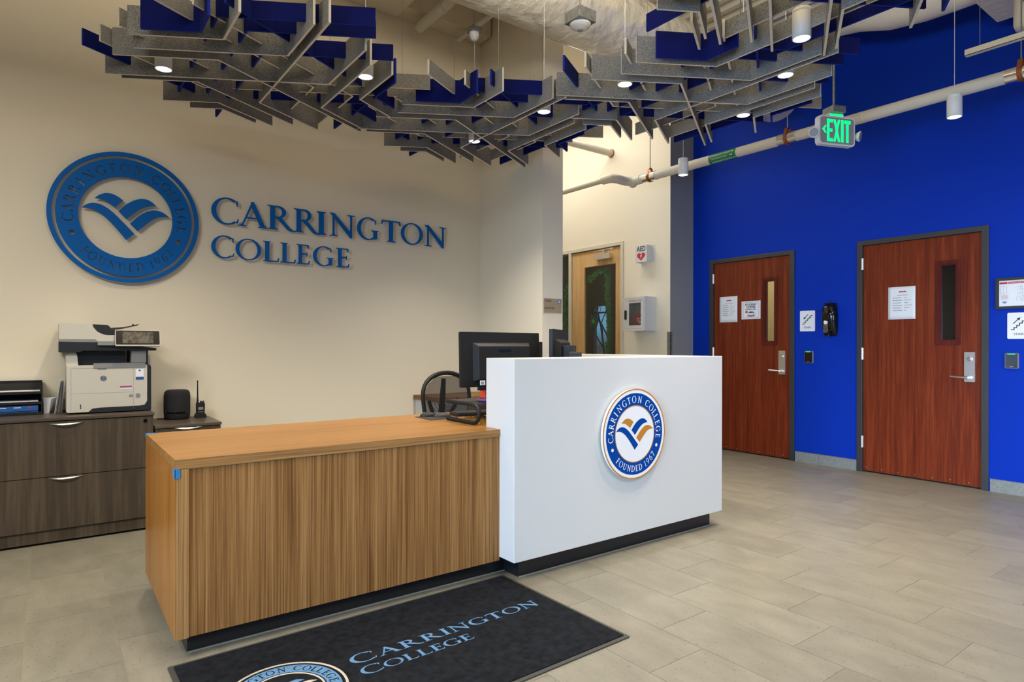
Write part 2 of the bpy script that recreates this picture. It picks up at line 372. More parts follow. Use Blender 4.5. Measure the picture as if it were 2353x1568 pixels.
def glyph(c):
    if c == 'I': return [_stem(.16, .02, .98), _serif(.16, 0, True, .07, .07), _serif(.16, 1, False, .07, .07)], .32
    if c in 'LEF':
        p = [_stem(.17, .02, .98), _serif(.17, 1, False, .09, .05)]
        if c == 'L':
            p += [_serif(.17, 0, True, .09, .1), [(.17, 0), (.60, 0), (.635, .20), (.60, .20), (.55, TN), (.17, TN)]]; return p, .64
        p += [[(.17, 1), (.55, 1), (.56, .82), (.53, .82), (.49, 1 - TN), (.17, 1 - TN)], [(.2, .5), (.47, .5), (.47, .5 + TN), (.2, .5 + TN)], [(.46, .42), (.485, .42), (.485, .63), (.46, .63)]]
        if c == 'E': p += [_serif(.17, 0, True, .09, .05), [(.17, 0), (.57, 0), (.61, .2), (.575, .2), (.52, TN), (.17, TN)]]; return p, .61
        p += [_serif(.17, 0, True, .09, .09)]; return p, .57
    if c == 'T':
        return [_stem(.38, .02, .97), _serif(.38, 0, True, .1, .1), [(.03, 1), (.73, 1), (.73, 1 - TN), (.03, 1 - TN)], [(.0, .81), (.03, .81), (.09, .97), (.06, 1.0), (.03, 1.0)], [(.76, .81), (.73, .81), (.67, .97), (.70, 1.0), (.73, 1.0)]], .76
    if c == 'O': return [_arc(.47, .5, .47, .52, .13, .05, 0, 180, 20), _arc(.47, .5, .47, .52, .13, .05, 180, 360, 20)], .94
    if c in 'CG':
        p = [_arc(.47, .5, .47, .52, .145, .055, 52, 180, 16), _arc(.47, .5, .47, .52, .145, .055, 180, 310, 16)]
        if c == 'C': p += [[(.74, .90), (.80, .93), (.80, .72), (.775, .72)], [(.74, .09), (.80, .07), (.83, .24), (.80, .24)]]; return p, .83
        p += [[(.74, .90), (.80, .93), (.80, .72), (.775, .72)], _stem(.765, .06, .40, TK), _serif(.765, .44, False, .09, .07), [(.70, .06), (.8325, .13), (.8325, .06), (.76, .03)]]; return p, .90
    if c == 'D': return [_stem(.17, .02, .98), _serif(.17, 0, True, .09, 0), _serif(.17, 1, False, .09, 0), _arc(.36, .5, .50, .5, .14, TN, -90, 0, 12), _arc(.36, .5, .50, .5, .14, TN, 0, 90, 12), [(.17, 0), (.37, 0), (.37, TN), (.17, TN)], [(.17, 1), (.37, 1), (.37, 1 - TN), (.17, 1 - TN)]], .86
    if c == 'R': return [_stem(.17, .02, .98), _serif(.17, 0, True, .09, .09), _serif(.17, 1, False, .09, 0), _arc(.34, .745, .25, .255, .125, TN, -90, 90, 14), [(.17, 1), (.35, 1), (.35, 1 - TN), (.17, 1 - TN)], [(.2, .49), (.35, .49), (.35, .49 + TN), (.2, .49 + TN)],
                         [(.29, .50), (.44, .52), (.71, .12), (.82, .03), (.90, .01), (.90, -.02), (.74, -.02), (.65, .02)]], .88
    if c == 'A': return [[(.10, .02), (.155, .02), (.475, .93), (.455, 1.02), (.43, 1.02)], [(.40, 1.02), (.50, 1.02), (.86, .02), (.705, .02), (.41, .87)], [(.22, .33), (.66, .33), (.64, .385), (.24, .385)],
                         _serif(.13, 0, True, .10, .09, TN), _serif(.785, 0, True, .08, .09, TK)], .94
    if c == 'N': return [_stem(.165, .02, .93, TN), _serif(.165, 0, True, .11, .11, TN), [(.04, 1.02), (.19, 1.02), (.79, .16), (.79, -.03), (.74, -.03), (.19, .82), (.10, .93)], _stem(.765, .05, .98, TN), _serif(.765, 1, False, .11, .11, TN)], .92
    if c == 'U': return [_stem(.17, .35, .98), _serif(.17, 1, False, .09, .09), _stem(.70, .35, .98, TN), _serif(.70, 1, False, .1, .1, TN), _arc(.415, .36, .3125, .38, .12, TN, 180, 360, 16, 0.03)], .86
    if c == '1': return [_stem(.22, .02, .9, .1), _serif(.22, 0, True, .1, .1, .1), [(.05, .84), (.27, 1.0), (.27, .86), (.17, .86), (.07, .80)]], .4
    if c in '69':
        p = [_arc(.3, .31, .3, .33, .10, .05, 0, 180, 12), _arc(.3, .31, .3, .33, .10, .05, 180, 360, 12), [(0, .3), (.05, .6), (.22, .88), (.5, 1.02), (.51, .98), (.28, .82), (.14, .58), (.11, .3)]]
        if c == '9': p = [[(.6 - x, 1 - y) for x, y in q_] for q_ in p]
        return p, .6
    if c == '7': return [[(.02, 1), (.58, 1), (.58, .96), (.26, 0), (.14, 0), (.46, .9), (.05, .9), (.02, .82)]], .58
def ring_letters(pairs, r, h, inward=False, wscale=1.0):
    """letters standing on a circle; pairs = (char, angle of its middle)"""
    out = []
    for ch, a in pairs:
        ps, w = glyph(ch); a = rad(a)
        up = (math.cos(a), math.sin(a))
        if inward: up = (-up[0], -up[1])
        rt = (up[1], -up[0])
        cx_, cy_ = r * math.cos(a), r * math.sin(a)
        for p in ps:
            out.append([(cx_ + ((x - w / 2) * h * wscale) * rt[0] + ((y - .5) * h) * up[0], cy_ + ((x - w / 2) * h * wscale) * rt[1] + ((y - .5) * h) * up[1]) for x, y in p])
    return out
TOPTXT = list(zip('CARRINGTON', (186.4, 175.2, 163.7, 152.1, 142.2, 130.6, 116.8, 105.0, 92.5, 78.4))) + list(zip('COLLEGE', (58.9, 46.2, 35.3, 26.1, 15.6, 4.2, -7.6)))
BOTTXT = list(zip('FOUNDED', (-134.7, -125.4, -115.0, -104.8, -94.9, -86.0, -77.0))) + list(zip('1967', (-64.7, -57.0, -48.6, -40.4)))
EMB = [[(-.418, .245), (-.363, .302), (-.285, .343), (-.195, .344), (-.122, .311), (-.051, .259), (-.156, .137), (-.231, .195), (-.291, .230), (-.351, .247)],
       [(-.577, .083), (-.521, .141), (-.445, .174), (-.363, .170), (-.279, .135), (-.182, .061), (-.048, -.083), (.096, -.239), (-.012, -.343), (-.158, -.154), (-.291, -.010), (-.398, .062), (-.480, .086)],
       [(-.113, .089), (-.023, .195), (.076, .274), (.177, .318), (.266, .320), (.337, .286), (.393, .228), (.299, .221), (.203, .182), (.102, .095), (-.004, -.024)],
       [(.039, -.085), (.140, .034), (.241, .120), (.344, .163), (.435, .160), (.507, .129), (.574, .078), (.475, .076), (.377, .041), (.267, -.061), (.142, -.190)]]
def soften(p, it=2):
    for _ in range(it):
        q = []; n_ = len(p)
        for i in range(n_):
            a, b_, c = Vector(p[i - 1]), Vector(p[i]), Vector(p[(i + 1) % n_])
            if (b_ - a).angle(c - b_) > rad(50): q.append(tuple(b_))
            else: q += [tuple(b_.lerp(a, .25)), tuple(b_.lerp(c, .25))]
        p = q
    return p
EMB = [soften(p) for p in EMB]
def scalep(ps, k, c=(0, 0)): return [[(c[0] + x * k, c[1] + y * k) for x, y in p] for p in ps]

# ================================================================== SETTING
BX, CXW, WY = 6.22, 5.80, 5.10          # blue wall, cream corridor wall, sign wall
DECK = 4.50
# floor slab and its porcelain tiles (12 x 24 in, thirds offset)
fl = B().box(-7, 9.7, -5, 10.7, -0.12, -0.0015).obj('floor', M['grout']); struct(fl)
TX0, TW, TLn = 1.757, 0.3055, 0.612
OFFS = (0.303, 0.511, 0.101)
tile_me = B().box(0.0012, TW - 0.0012, 0.0012, TLn - 0.0012, -0.010, 0.0).mesh('tile', [M['tile']])
rest = B()
def in_view(x, y):
    z = .595 * x + .8036 * y; r = .8036 * x - .595 * y
    return z > 1.3 and abs(r / z) < 0.90 and HCAM / z * FPX < 860
nt_ = 0
for k in range(-26, 16):
    x0 = TX0 + k * TW
    off = OFFS[k % 3] % TLn
    for j in range(-9, 16):
        y0 = off + j * TLn
        x1, y1 = x0 + TW, y0 + TLn
        if x0 > BX or y1 > 9.2 or x0 < -6.6 or y0 < -4.6: continue
        cxm, cym = x0 + TW / 2, y0 + TLn / 2
        vis = in_view(cxm, cym) or in_view(x1, y1) or in_view(x0, y0)
        hid = cym > 5.2 and cxm < 3.5 or (cxm > 0.6 and cxm < 3.3 and cym > 2.9 and cym < 3.9) or cym > 5.2
        if vis and not hid and nt_ < 300:
            o = bpy.data.objects.new('tile', tile_me); COL.objects.link(o); o.parent = fl; o.location = (x0, y0, 0.0); nt_ += 1
        else:
            rest.box(x0 + .0012, x1 - .0012, y0 + .0012, y1 - .0012, -.01, 0.0)
o = rest.obj('tile_field', M['tile'], fl); o['kind'] = 'stuff'

# walls
struct(B().box(-7, 3.386, WY, WY + .15, 0, DECK).obj('wall_back', M['cream']))
struct(B().box(3.386, 3.614, 4.138, WY + .15, 0, DECK).box(3.5, 3.614, WY + .15, 9.2, 0, DECK).obj('wall_return', M['cream']))
struct(B().box(3.5, 6.3, 9.2, 9.3, 0, DECK).obj('wall_corridor_end', M['cream']))
DY0, DY1 = 5.48, 6.90            # corridor door and side light opening
w = B().box(CXW, CXW + .12, 4.75, DY0, 0, DECK).box(CXW, CXW + .12, DY1, 9.2, 0, DECK).box(CXW, CXW + .12, DY0, DY1, 2.51, DECK)
struct(w.obj('wall_corridor', M['cream']))
struct(B().box(CXW + .0005, BX + .12, 4.748, 4.90, 0, DECK).obj('wall_jog', M['greypaint']))
OP = ((1.83, 2.815), (3.50, 4.475))
w = B()
ys = [-2.2, OP[0][0], OP[0][1], OP[1][0], OP[1][1], 4.748]
for a, b_ in ((ys[0], ys[1]), (ys[2], ys[3]), (ys[4], ys[5])): w.box(BX, BX + .12, a, b_, 0, DECK)
for a, b_ in OP: w.box(BX, BX + .12, a, b_, 2.165, DECK)
struct(w.obj('wall_right', M['bluepaint']))
struct(B().box(-7, -6.85, -5, WY, 0, DECK).obj('wall_left', M['cream']))
# header above the corridor opening
struct(B().box(3.614, BX, 4.14, 4.30, 3.93, DECK).obj('wall_header', M['greypaint']))
# stairwells behind the two cherry doors
struct(B().box(7.9, 8.0, 3.0, 5.0, 0, 3).box(BX + .12, 8, 2.97, 3.05, 0, 3).box(BX + .12, 8, 4.95, 5.03, 0, 3).box(BX + .12, 8, 2.97, 5.03, 3, 3.08).obj('wall_stairwell', M['beige']))
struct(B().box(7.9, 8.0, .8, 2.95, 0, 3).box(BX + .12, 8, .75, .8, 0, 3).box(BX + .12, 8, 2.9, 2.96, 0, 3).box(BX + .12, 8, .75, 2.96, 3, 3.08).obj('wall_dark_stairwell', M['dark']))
l = bpy.data.lights.new('stairwell_lamp', 'POINT'); l.energy = 34; l.color = (1, .86, .62); l.shadow_soft_size = .2
o = bpy.data.objects.new('stairwell_lamp', l); o.location = (7.1, 4.0, 2.7); COL.objects.link(o)
l = bpy.data.lights.new('office_fill_lamp', 'POINT'); l.energy = 26; l.color = (1, .95, .85); l.shadow_soft_size = .2  # fill added out of view so the office shows through the glass
o = bpy.data.objects.new('office_fill_lamp', l); o.location = (8.8, 6.2, 2.7); COL.objects.link(o)
# office beyond the corridor door, with a window to outside
w = B().box(CXW + .12, 9.6, 5.0, 5.1, 0, 3).box(CXW + .12, 9.6, 10.6, 10.7, 0, 3).box(CXW + .12, 9.7, 5.0, 10.7, 3, 3.1).box(CXW, CXW + .12, 9.2, 10.7, 0, 3)
w.box(9.6, 9.7, 5.0, 9.54, 0, 3).box(9.6, 9.7, 9.96, 10.7, 0, 3).box(9.6, 9.7, 9.54, 9.96, 0, .85).box(9.6, 9.7, 9.54, 9.96, 2.06, 3).box(9.6, 9.7, 9.54, 9.96, 1.90, 1.93)
struct(w.obj('wall_office', M['office']))

# ceiling: corrugated deck, two dropped beams
dk = struct(B().box(-7, 6.4, -5, 9.3, DECK, DECK + .1).obj('ceiling', M['deck']))
for i in range(44):
    x = -1.6 + i * 0.18
    B().prism([(0, 0), (.10, 0), (.08, -.06), (.02, -.06)], 0, 10).xf(Matrix.Rotation(rad(90), 4, 'X')).obj('deck_rib', M['deck'], dk, (x, 5.1, DECK))
struct(B().box(1.995, 2.49, -5, WY, 4.12, DECK).obj('trim_1', M['cream']))
struct(B().box(2.49, 3.37, 4.895, WY, 4.12, DECK).obj('trim_2', M['deck']))
struct(B().box(3.0, BX, 0.9, 1.1, 4.2, DECK).obj('trim_3', M['deck']))
struct(B().box(2.49, 3.0, 1.6, 1.75, 4.28, DECK).obj('trim_4', M['deck']))

# baseboards of grey tile on the blue wall
def baseboard(nm, ya, yb, joints):
    g = sgroup(nm); js = [ya] + joints + [yb]
    for a, b_ in zip(js, js[1:]):
        B().box(BX - .009, BX, a + .0012, b_ - .0012, 0.0, .102).obj('base_tile', M['corkgrey'], g)
    B().box(BX - .0105, BX, ya, yb, .102, .106).obj('metal_edge', M['steel'], g)
baseboard('baseboard_centre', 2.85, 3.465, [3.218])
baseboard('baseboard_right', -2.2, 1.795, [-1.63, -1.02, -.41, .2, .81, 1.42])
baseboard('baseboard_far', 4.51, 4.745, [])

# ---- doors in the blue wall. local frame: x right (-Y), y up, z out of the wall; origin = hinge side at floor
def cherry_door(nm, yh, width, win, paneM, oy, levx):
    """yh: world Y of the left (hinge) outer edge; width: outer frame width"""
    g = sgroup(nm, (BX, yh, 0), 'X')
    fw = .05; top = 2.19
    fr = B()
    fr.box(0, fw, 0, top, -.13, .012).box(width - fw, width, 0, top, -.13, .012).box(fw, width - fw, top - .045, top, -.13, .012)
    fr.box(fw, fw + .012, 0, top - .045, -.13, -.058).box(width - fw - .012, width - fw, 0, top - .045, -.13, -.058)
    fr.obj('door_frame', M['frame'], g, bevel=.002)
    x0, x1, y0, y1 = fw + .003, width - fw - .003, .014, top - .048
    a0, a1, b0, b1 = win
    lf = B()
    for q_ in ((x0, a0, y0, y1), (a1, x1, y0, y1), (a0, a1, y0, b0), (a0, a1, b1, y1)): lf.box(q_[0], q_[1], q_[2], q_[3], -.055, -.010)
    lf.obj('door_leaf', M['doorwood'], g)
    st = B(); k = .035
    for d0, d1, zz in ((-.008, k * .45, .000), (k * .45, k * .8, -.006), (k * .8, k, -.016)):
        st.box(a0 + d0, a0 + d1, b0 + d0, b1 - d0, -.05, zz).box(a1 - d1, a1 - d0, b0 + d0, b1 - d0, -.05, zz)
        st.box(a0 + d1, a1 - d1, b0 + d0, b0 + d1, -.05, zz).box(a0 + d1, a1 - d1, b1 - d1, b1 - d0, -.05, zz)
    st.obj('glass_stop', M['doorstop'], g)
    B().box(a0 + k, a1 - k, b0 + k, b1 - k, -.036, -.030).obj('pane', paneM, g)
    B().box(x0, x1, .001, .02, -.053, -.018).obj('door_sweep', M['black'], g)
    for hz in (1.97, 1.12, .285):
        h = B().cyl((fw - .004, hz - .055, .004), (fw - .004, hz + .055, .004), .0085, n_=12).box(fw - .012, fw + .006, hz - .055, hz + .055, -.02, .001)
        h.obj('hinge', M['nickel'], g)
    # lever set on an escutcheon plate
    px0, px1 = levx
    B().rbox(px0, px1, .892, 1.142, -.010, .004, .004).obj('lock_plate', M['nickel'], g, bevel=.002)
    pm = (px0 + px1) / 2
    B().cyl((pm, 1.085, .004), (pm, 1.085, .017), .019, n_=20).cyl((pm, 1.085, .017), (pm, 1.085, .020), .012, n_=16).obj('lock_cylinder', M['chrome'], g)
    B().cyl((pm, .928, .004), (pm, .928, .016), .017).cyl((pm, .928, .016), (pm, .928, .05), .010).tube([(pm + .004, .928, .05), (pm - .03, .929, .052), (pm - .08, .932, .05), (pm - .125, .934, .046)], .009, rs=[.010, .0095, .0095, .009]).obj('lever', M['nickel'], g)
    for i in range(7):
        x = x0 + .03 + i * .137
        B().cyl((x, .045 - .004 * i % .01, -.010), (x, .045 - .004 * i % .01, -.007), .006, n_=10).obj('screw', M['chrome'], g)
    return g
# door 2 (nearer), door 1 (farther)
M['unlit_pane'] = mat('unlit_pane_black', (0.006, 0.006, 0.006), 0.12)  # opaque near-black puts the unlit stairwell's darkness into the pane colour
cherry_door('door_1', 4.51, 1.036, (4.51 - 3.84, 4.51 - 3.68, 1.212, 1.922), M['glass'], 0, (4.51 - 3.652, 4.51 - 3.578))
cherry_door('door_2', 2.85, 1.045, (2.85 - 2.187, 2.85 - 2.015, 1.212, 1.925), M['unlit_pane'], 0, (2.85 - 1.978, 2.85 - 1.902))

# corridor door in maple, side light
g = sgroup('door_3', (CXW, DY1, 0), 'X')      # local x = DY1 - Y
def cy(y): return DY1 - y
fr = B().box(cy(DY1), cy(DY1) + .045, 0, 2.51, -.13, .012).box(cy(5.53), cy(5.48), 0, 2.51, -.13, .012).box(cy(6.506), cy(6.457), 0, 2.465, -.13, .012)
fr.box(cy(DY1) + .045, cy(5.53), 2.465, 2.51, -.13, .0118).box(cy(5.545), cy(5.53), 0, 2.465, -.13, -.062).box(cy(DY1) + .045, cy(6.506), 0, .30, -.10, -.02)
fr.obj('door_frame', M['creamframe'], g, bevel=.002)
a0, a1, b0, b1 = cy(6.215), cy(5.635), .25, 2.245
x0, x1 = cy(6.452), cy(5.535)
lf = B()
for q_ in ((x0, a0, .012, 2.455), (a1, x1, .012, 2.455), (a0, a1, .012, b0), (a0, a1, b1, 2.455)): lf.box(q_[0], q_[1], q_[2], q_[3], -.06, -.016)
lf.obj('door_leaf', M['maple'], g)
B().box(a0, a1, b0, b1, -.042, -.036).obj('pane', M['glass'], g)
B().box(cy(DY1) + .045, cy(6.506), .30, 2.465, -.06, -.054).obj('side_pane', M['glass'], g)
# closer on the door head
c_ = B().rbox(cy(5.97), cy(5.69), 2.315, 2.385, -.016, .045, .006).obj('door_closer', M['nickel'], g, bevel=.003)
B().box(cy(5.99), cy(5.75), 2.43, 2.442, .012, .022).box(cy(5.83), cy(5.80), 2.385, 2.44, .01, .03).tube([(cy(5.81), 2.44, .02), (cy(5.62), 2.425, .06), (cy(5.66), 2.39, .05)], .007).obj('closer_arm', M['nickel'], g)

# corner guard on the corridor wall
struct(B().box(CXW - .004, CXW + .03, 4.742, 4.746, 0.1, 1.354).box(CXW - .004, CXW - .0005, 4.742, 4.79, 0.1, 1.354).obj('trim_5', M['steel']))

# branches outside the office window
br = B(); random.seed(5)
def branch(p, d, L_, r, k):
    q_ = p + d * L_
    br.tube([p, (p + q_) / 2 + Vector((0, random.uniform(-.03, .03), random.uniform(-.03, .03))), q_], r, n_=5, rs=[r, r * .85, r * .7])
    if k:
        for _ in range(3):
            nd = (d + Vector((random.uniform(-.5, .5), random.uniform(-.8, .8), random.uniform(-.25, .6)))).normalized()
            branch(q_, nd, L_ * .72, r * .62, k - 1)
branch(Vector((13.0, 13.0, -1)), Vector((0, -.1, 1)).normalized(), 1.3, .07, 6)
tag(br.obj('tree', M['bark']), 'bare branching tree outside, seen small through the glass of the maple door', 'tree')

# ================================================================== FELT BAFFLE CLOUDS
def plank_mesh(path, z0, z1, t, face, edge):
    n_ = len(path); P = [Vector(p) for p in path]; lft = []; rgt = []
    for i, p in enumerate(P):
        if i == 0: d = (P[1] - P[0]).normalized(); k = 1
        elif i == n_ - 1: d = (P[-1] - P[-2]).normalized(); k = 1
        else:
            d1 = (P[i] - P[i - 1]).normalized(); d2 = (P[i + 1] - P[i]).normalized(); d = (d1 + d2).normalized(); k = 1 / max(.3, d.dot(d1))
        nn = Vector((-d.y, d.x)) * (t / 2 * k); lft.append(p + nn); rgt.append(p - nn)
    b_ = B()
    vs = [(p.x, p.y, z) for z in (z0, z1) for p in lft + rgt]; m_ = 2 * n_
    fs = []; mi = []
    for i in range(n_ - 1):
        fs += [(i, i + 1, m_ + i + 1, m_ + i)]; mi.append(0)
        fs += [(n_ + i + 1, n_ + i, m_ + n_ + i, m_ + n_ + i + 1)]; mi.append(0)
        fs += [(i + 1, i, n_ + i, n_ + i + 1), (m_ + i, m_ + i + 1, m_ + n_ + i + 1, m_ + n_ + i)]; mi += [1, 1]
    fs += [(0, m_, m_ + n_, n_), (n_ - 1, 2 * n_ - 1, m_ + 2 * n_ - 1, m_ + n_ - 1)]; mi += [1, 1]
    for f, i in zip(fs, mi): b_.f.append(f); b_.mi.append(i); b_.sm.append(False)
    b_.v = vs
    return b_.mesh('plank', [face, edge])
def turn(c, l0, l1): return [(c[0] - l0, c[1]), c, (c[0] + l1 * .5, c[1] - l1 * .8660)]
def vee(c, l0, l1): return [(c[0] + l0, c[1]), c, (c[0] - l1 * .5, c[1] + l1 * .8660)]
ZL, ZS, ZT, FT = 2.743, 2.797, 2.887, 0.0125
LONGS = [turn((.345, -.030), 1.245, .54), turn((.190, -.378), .78, .415), turn((-.09, -.527), .46, .33), turn((-.18, -.590), .28, .20)]
SHORTS = [vee((.02, -.52), .65, 1.19), vee((.03, -.27), .71, 1.19), vee((-.08, -.648), .76, 1.20)]
def cloud():
    t = thing('baffle_cloud', '', 'ceiling baffle', (0, 0, 0))
    t.rotation_euler = (0, 0, rad(-30))
    for r in (0, -120, 120):
        def put(me, lab=None):
            o = bpy.data.objects.new('felt_plank', me); COL.objects.link(o); o.parent = t; o.rotation_euler = (0, 0, rad(r))
            if lab: o['label'] = lab
        for i, p in enumerate(LONGS):
            navy = (i == 3 and r != -120)
            put(plank_mesh(p, ZL, ZT, FT, M['navy' if navy else 'felt'], M['navyedge' if navy else 'feltedge']), 'navy felt plank' if navy else None)
        for i, p in enumerate(SHORTS):
            navy = (i == 2 or r == 0)
            put(plank_mesh(p, ZS, ZT - .0006 * (i + 1), FT, M['navy' if navy else 'felt'], M['navyedge' if navy else 'feltedge']), 'navy felt plank' if navy else None)
    for x, y in ((.52, .42), (-.60, .28), (.06, -.66), (.35, -.03), (-.2, .32)):
        B().cyl((x, y, ZT - .02), (x, y, DECK - .06), .0013, n_=6).obj('hanging_wire', M['steel'], t)
    return t
OA = Vector((1.057, 3.847)); vB = Vector((1.513, 0)); vU = Vector((.757, -1.310))
c0 = cloud()
spots = [(OA, 'grey and navy felt plank cluster at far left, above the round wall emblem'),
         (OA + vB, 'middle felt plank cluster hanging in front of the ceiling beam and cream column'),
         (OA + vB + vU, 'felt plank cluster on the right, overlapping the grey and cream corridor walls'),
         (OA + vU * 2, 'near felt plank cluster cut off by the top edge, above the right cluster')]
for i, (p, lab) in enumerate(spots):
    c_ = c0 if i == 0 else copy_tree(c0)
    c_.location = (p.x, p.y, 0); c_['label'] = lab; c_['group'] = 'felt baffle clouds under the ceiling'

# ================================================================== CYLINDER DOWNLIGHTS
LZ = 2.75; LR = .045
def downlight():
    t = thing('pendant_downlight', '', 'lamp')
    B().lathe([(.0001, .0045), (LR - .006, .004), (LR - .004, 0), (LR, .002), (LR, .128), (LR - .002, .131), (LR, .134), (LR, .150), (LR - .004, .153), (.0001, .153)], n_=32).obj('housing', M['whitepaint'], t)
    B().lathe([(LR - .006, .0035), (.0001, .0035)], n_=32).obj('lens', M['lens'], t)
    B().cyl((0, 0, 0), (0, 0, 1.0), .0022, n_=6).obj('cord', M['whitepaint'], t, (0, 0, .150))
    return t
l0 = downlight()
LP = [(.523, 4.031, 'white cylinder downlight at far left, in the felt planks above the round emblem'),
      (1.483, 3.442, 'white cylinder downlight between the left and middle felt clusters'),
      (2.661, 3.239, 'lit downlight under the middle cluster beside the cream column'),
      (2.620, 4.027, 'lit downlight lowest in the middle cluster, left of the column'),
      (2.769, 2.610, 'lit downlight under the left edge of the right felt cluster'),
      (3.418, 1.967, 'lit downlight under the right part of the right cluster, below the big cylinder'),
      (3.782, 2.479, 'lit downlight under the lower rim of the right cluster, above the green pipe label'),
      (3.077, 1.685, 'large looking white cylinder downlight among the planks at upper right'),
      (4.661, 3.670, 'small white cylinder downlight hanging in front of the grey wall and pipe'),
      (4.960, 1.637, 'white cylinder downlight on a long cord before the blue wall, right of the EXIT sign'),
      (3.640, 4.420, 'tiny lit downlight just past the cream column corner')]
for i, (x, y, lab) in enumerate(LP):
    c_ = l0 if i == 0 else copy_tree(l0)
    for q_ in c_.children:
        if q_.name.startswith('cord'): q_.scale.z = (3.475 - LZ - .15) if 3.2 < y < 3.76 else (DECK - LZ - .20)
    c_.location = (x, y, LZ); c_['label'] = lab; c_['group'] = 'white cylinder downlights'
    l = bpy.data.lights.new('downlight_beam', 'SPOT'); l.energy = 78; l.color = (1.0, .90, .75); l.spot_size = rad(104); l.spot_blend = .9; l.shadow_soft_size = .035
    o = bpy.data.objects.new('downlight_beam', l); o.location = (x, y, LZ - .004); COL.objects.link(o)

# ================================================================== DUCTS, PIPES, FITTINGS
dct = thing('foil_duct', 'big crinkled foil wrapped round duct running across above the felt planks', 'duct', (0, 3.48, 3.706))
B().cyl((-1.0, 0, 0), (5.9, 0, 0), .25, n_=48).obj('duct_body', M['foil'], dct)
for x in (1.3, 3.05, 4.6):
    B().cyl((x, 0, 0), (x + .05, 0, 0), .2535, n_=48, cap=True).obj('wrap_seam', M['foil'], dct)
    B().cyl((x + .3, .24, .05), (x + .3, .24, .8), .003, n_=6).cyl((x + .3, -.24, .05), (x + .3, -.24, .8), .003, n_=6).obj('hanger_wire', M['steel'], dct)
dct = thing('flexible_duct', 'white wrapped duct running along the top of the blue wall', 'duct')
pts = [(5.72, 4.08, 4.20), (5.72, 3.8, 4.17), (5.68, 2.95, 4.17), (5.62, 2.55, 4.08), (5.62, 2.3, 4.00), (5.62, 2.05, 3.96), (5.62, 1.85, 3.955), (5.62, 1.70, 3.95)]
B().tube(pts, .16, n_=28, rs=[.16, .16, .162, .165, .17, .165, .165, .16]).obj('duct_body', M['wrap'], dct)
bxd = thing('box_duct', 'white rectangular duct corner at the top right', 'duct')
B().box(5.35, 5.99, -1.2, 1.69, 3.735, 4.2).obj('duct_body', M['wrap'], bxd, bevel=.006)
B().box(5.34, 6.0, 1.1, 1.13, 3.728, 4.2).obj('flange', M['wrap'], bxd)
vt = thing('round_duct', 'short white round duct end above the metal channel at upper right edge', 'duct', (5.6, 1.36, 3.44))
B().lathe([(.0001, 0), (.07, 0), (.11, .02), (.12, .05), (.12, .285), (.0001, .285)], n_=28).obj('duct_body', M['wrap'], vt)
B().cyl((-.2, 0, .2), (-.11, 0, .2), .05, n_=16).obj('collar', M['steel'], vt)

PX, PZ, PR = 5.30, 3.045, .046
pp = thing('drain_pipe', 'long white insulated drain pipe sloping along the blue wall with an elbow', 'pipe', (PX, 0, PZ))
B().tube([(0, -2.0, 0), (0, 4.80, 0)], PR, n_=24).obj('pipe_run', M['canvas'], pp)
B().tube([(.0, 4.75, 0), (0, 4.83, 0), (-.02, 4.88, 0), (-.08, 4.91, 0.0), (-.20, 4.91, .005), (-.26, 4.935, .008), (-.28, 4.98, .01), (-.28, 5.06, .012)], .050, n_=20).obj('elbow', M['canvas'], pp)
B().tube([(-.28, 5.0, .012), (-.28, 8.6, .02)], .034, n_=20).obj('pipe_run', M['canvas'], pp)
B().sphere((0.0, 4.87, -.035), .045, .045, .035).obj('elbow_cap', M['canvas'], pp)
for y in (4.62, 3.03, 1.36, -.3):
    B().cyl((0, y - .085, 0), (0, y + .085, 0), PR + .0035, n_=28, cap=False).obj('pipe_shield', M['chrome'], pp)
for y in (5.9, 4.2, 2.4, 2.0, 1.1): 
    B().cyl((0 if y < 4.9 else -.28, y - .008, 0), (0 if y < 4.9 else -.28, y + .008, 0), (PR if y < 4.9 else .034) + .0015, n_=24).obj('jacket_lap', M['canvas'], pp)
for y, lab in ((4.62, 'copper clevis hanger on the pipe near the grey wall'), (3.03, 'copper clevis hanger on the pipe left of the exit sign'), (1.36, 'copper clevis hanger on the pipe at the right edge of the picture')):
    h = thing('pipe_hanger', lab, 'pipe hanger', (PX, y, PZ), group='pipe hangers')
    rr = PR + .008
    ring = [(rr * math.cos(rad(a)), 0, rr * math.sin(rad(a))) for a in range(150, 391, 15)] + [(.022, 0, .085), (0, 0, .095), (-.022, 0, .085), (rr * math.cos(rad(150)), 0, rr * math.sin(rad(150)))]
    b_ = B()
    for p, q_ in zip(ring, ring[1:]):
        p, q_ = Vector(p), Vector(q_); d = (q_ - p).normalized(); nn = Vector((-d.z, 0, d.x)) * .003
        v8 = [p - nn, q_ - nn, q_ + nn, p + nn]
        b_.add([tuple(v + Vector((0, s_, 0))) for s_ in (-.014, .014) for v in v8], [(0, 3, 2, 1), (4, 5, 6, 7), (0, 1, 5, 4), (1, 2, 6, 5), (2, 3, 7, 6), (3, 0, 4, 7)])
    b_.obj('clevis', M['copper'], h)
    B().cyl((0, 0, .09), (0, 0, DECK - PZ - .03), .0045, n_=8).obj('rod', M['steel'], h)
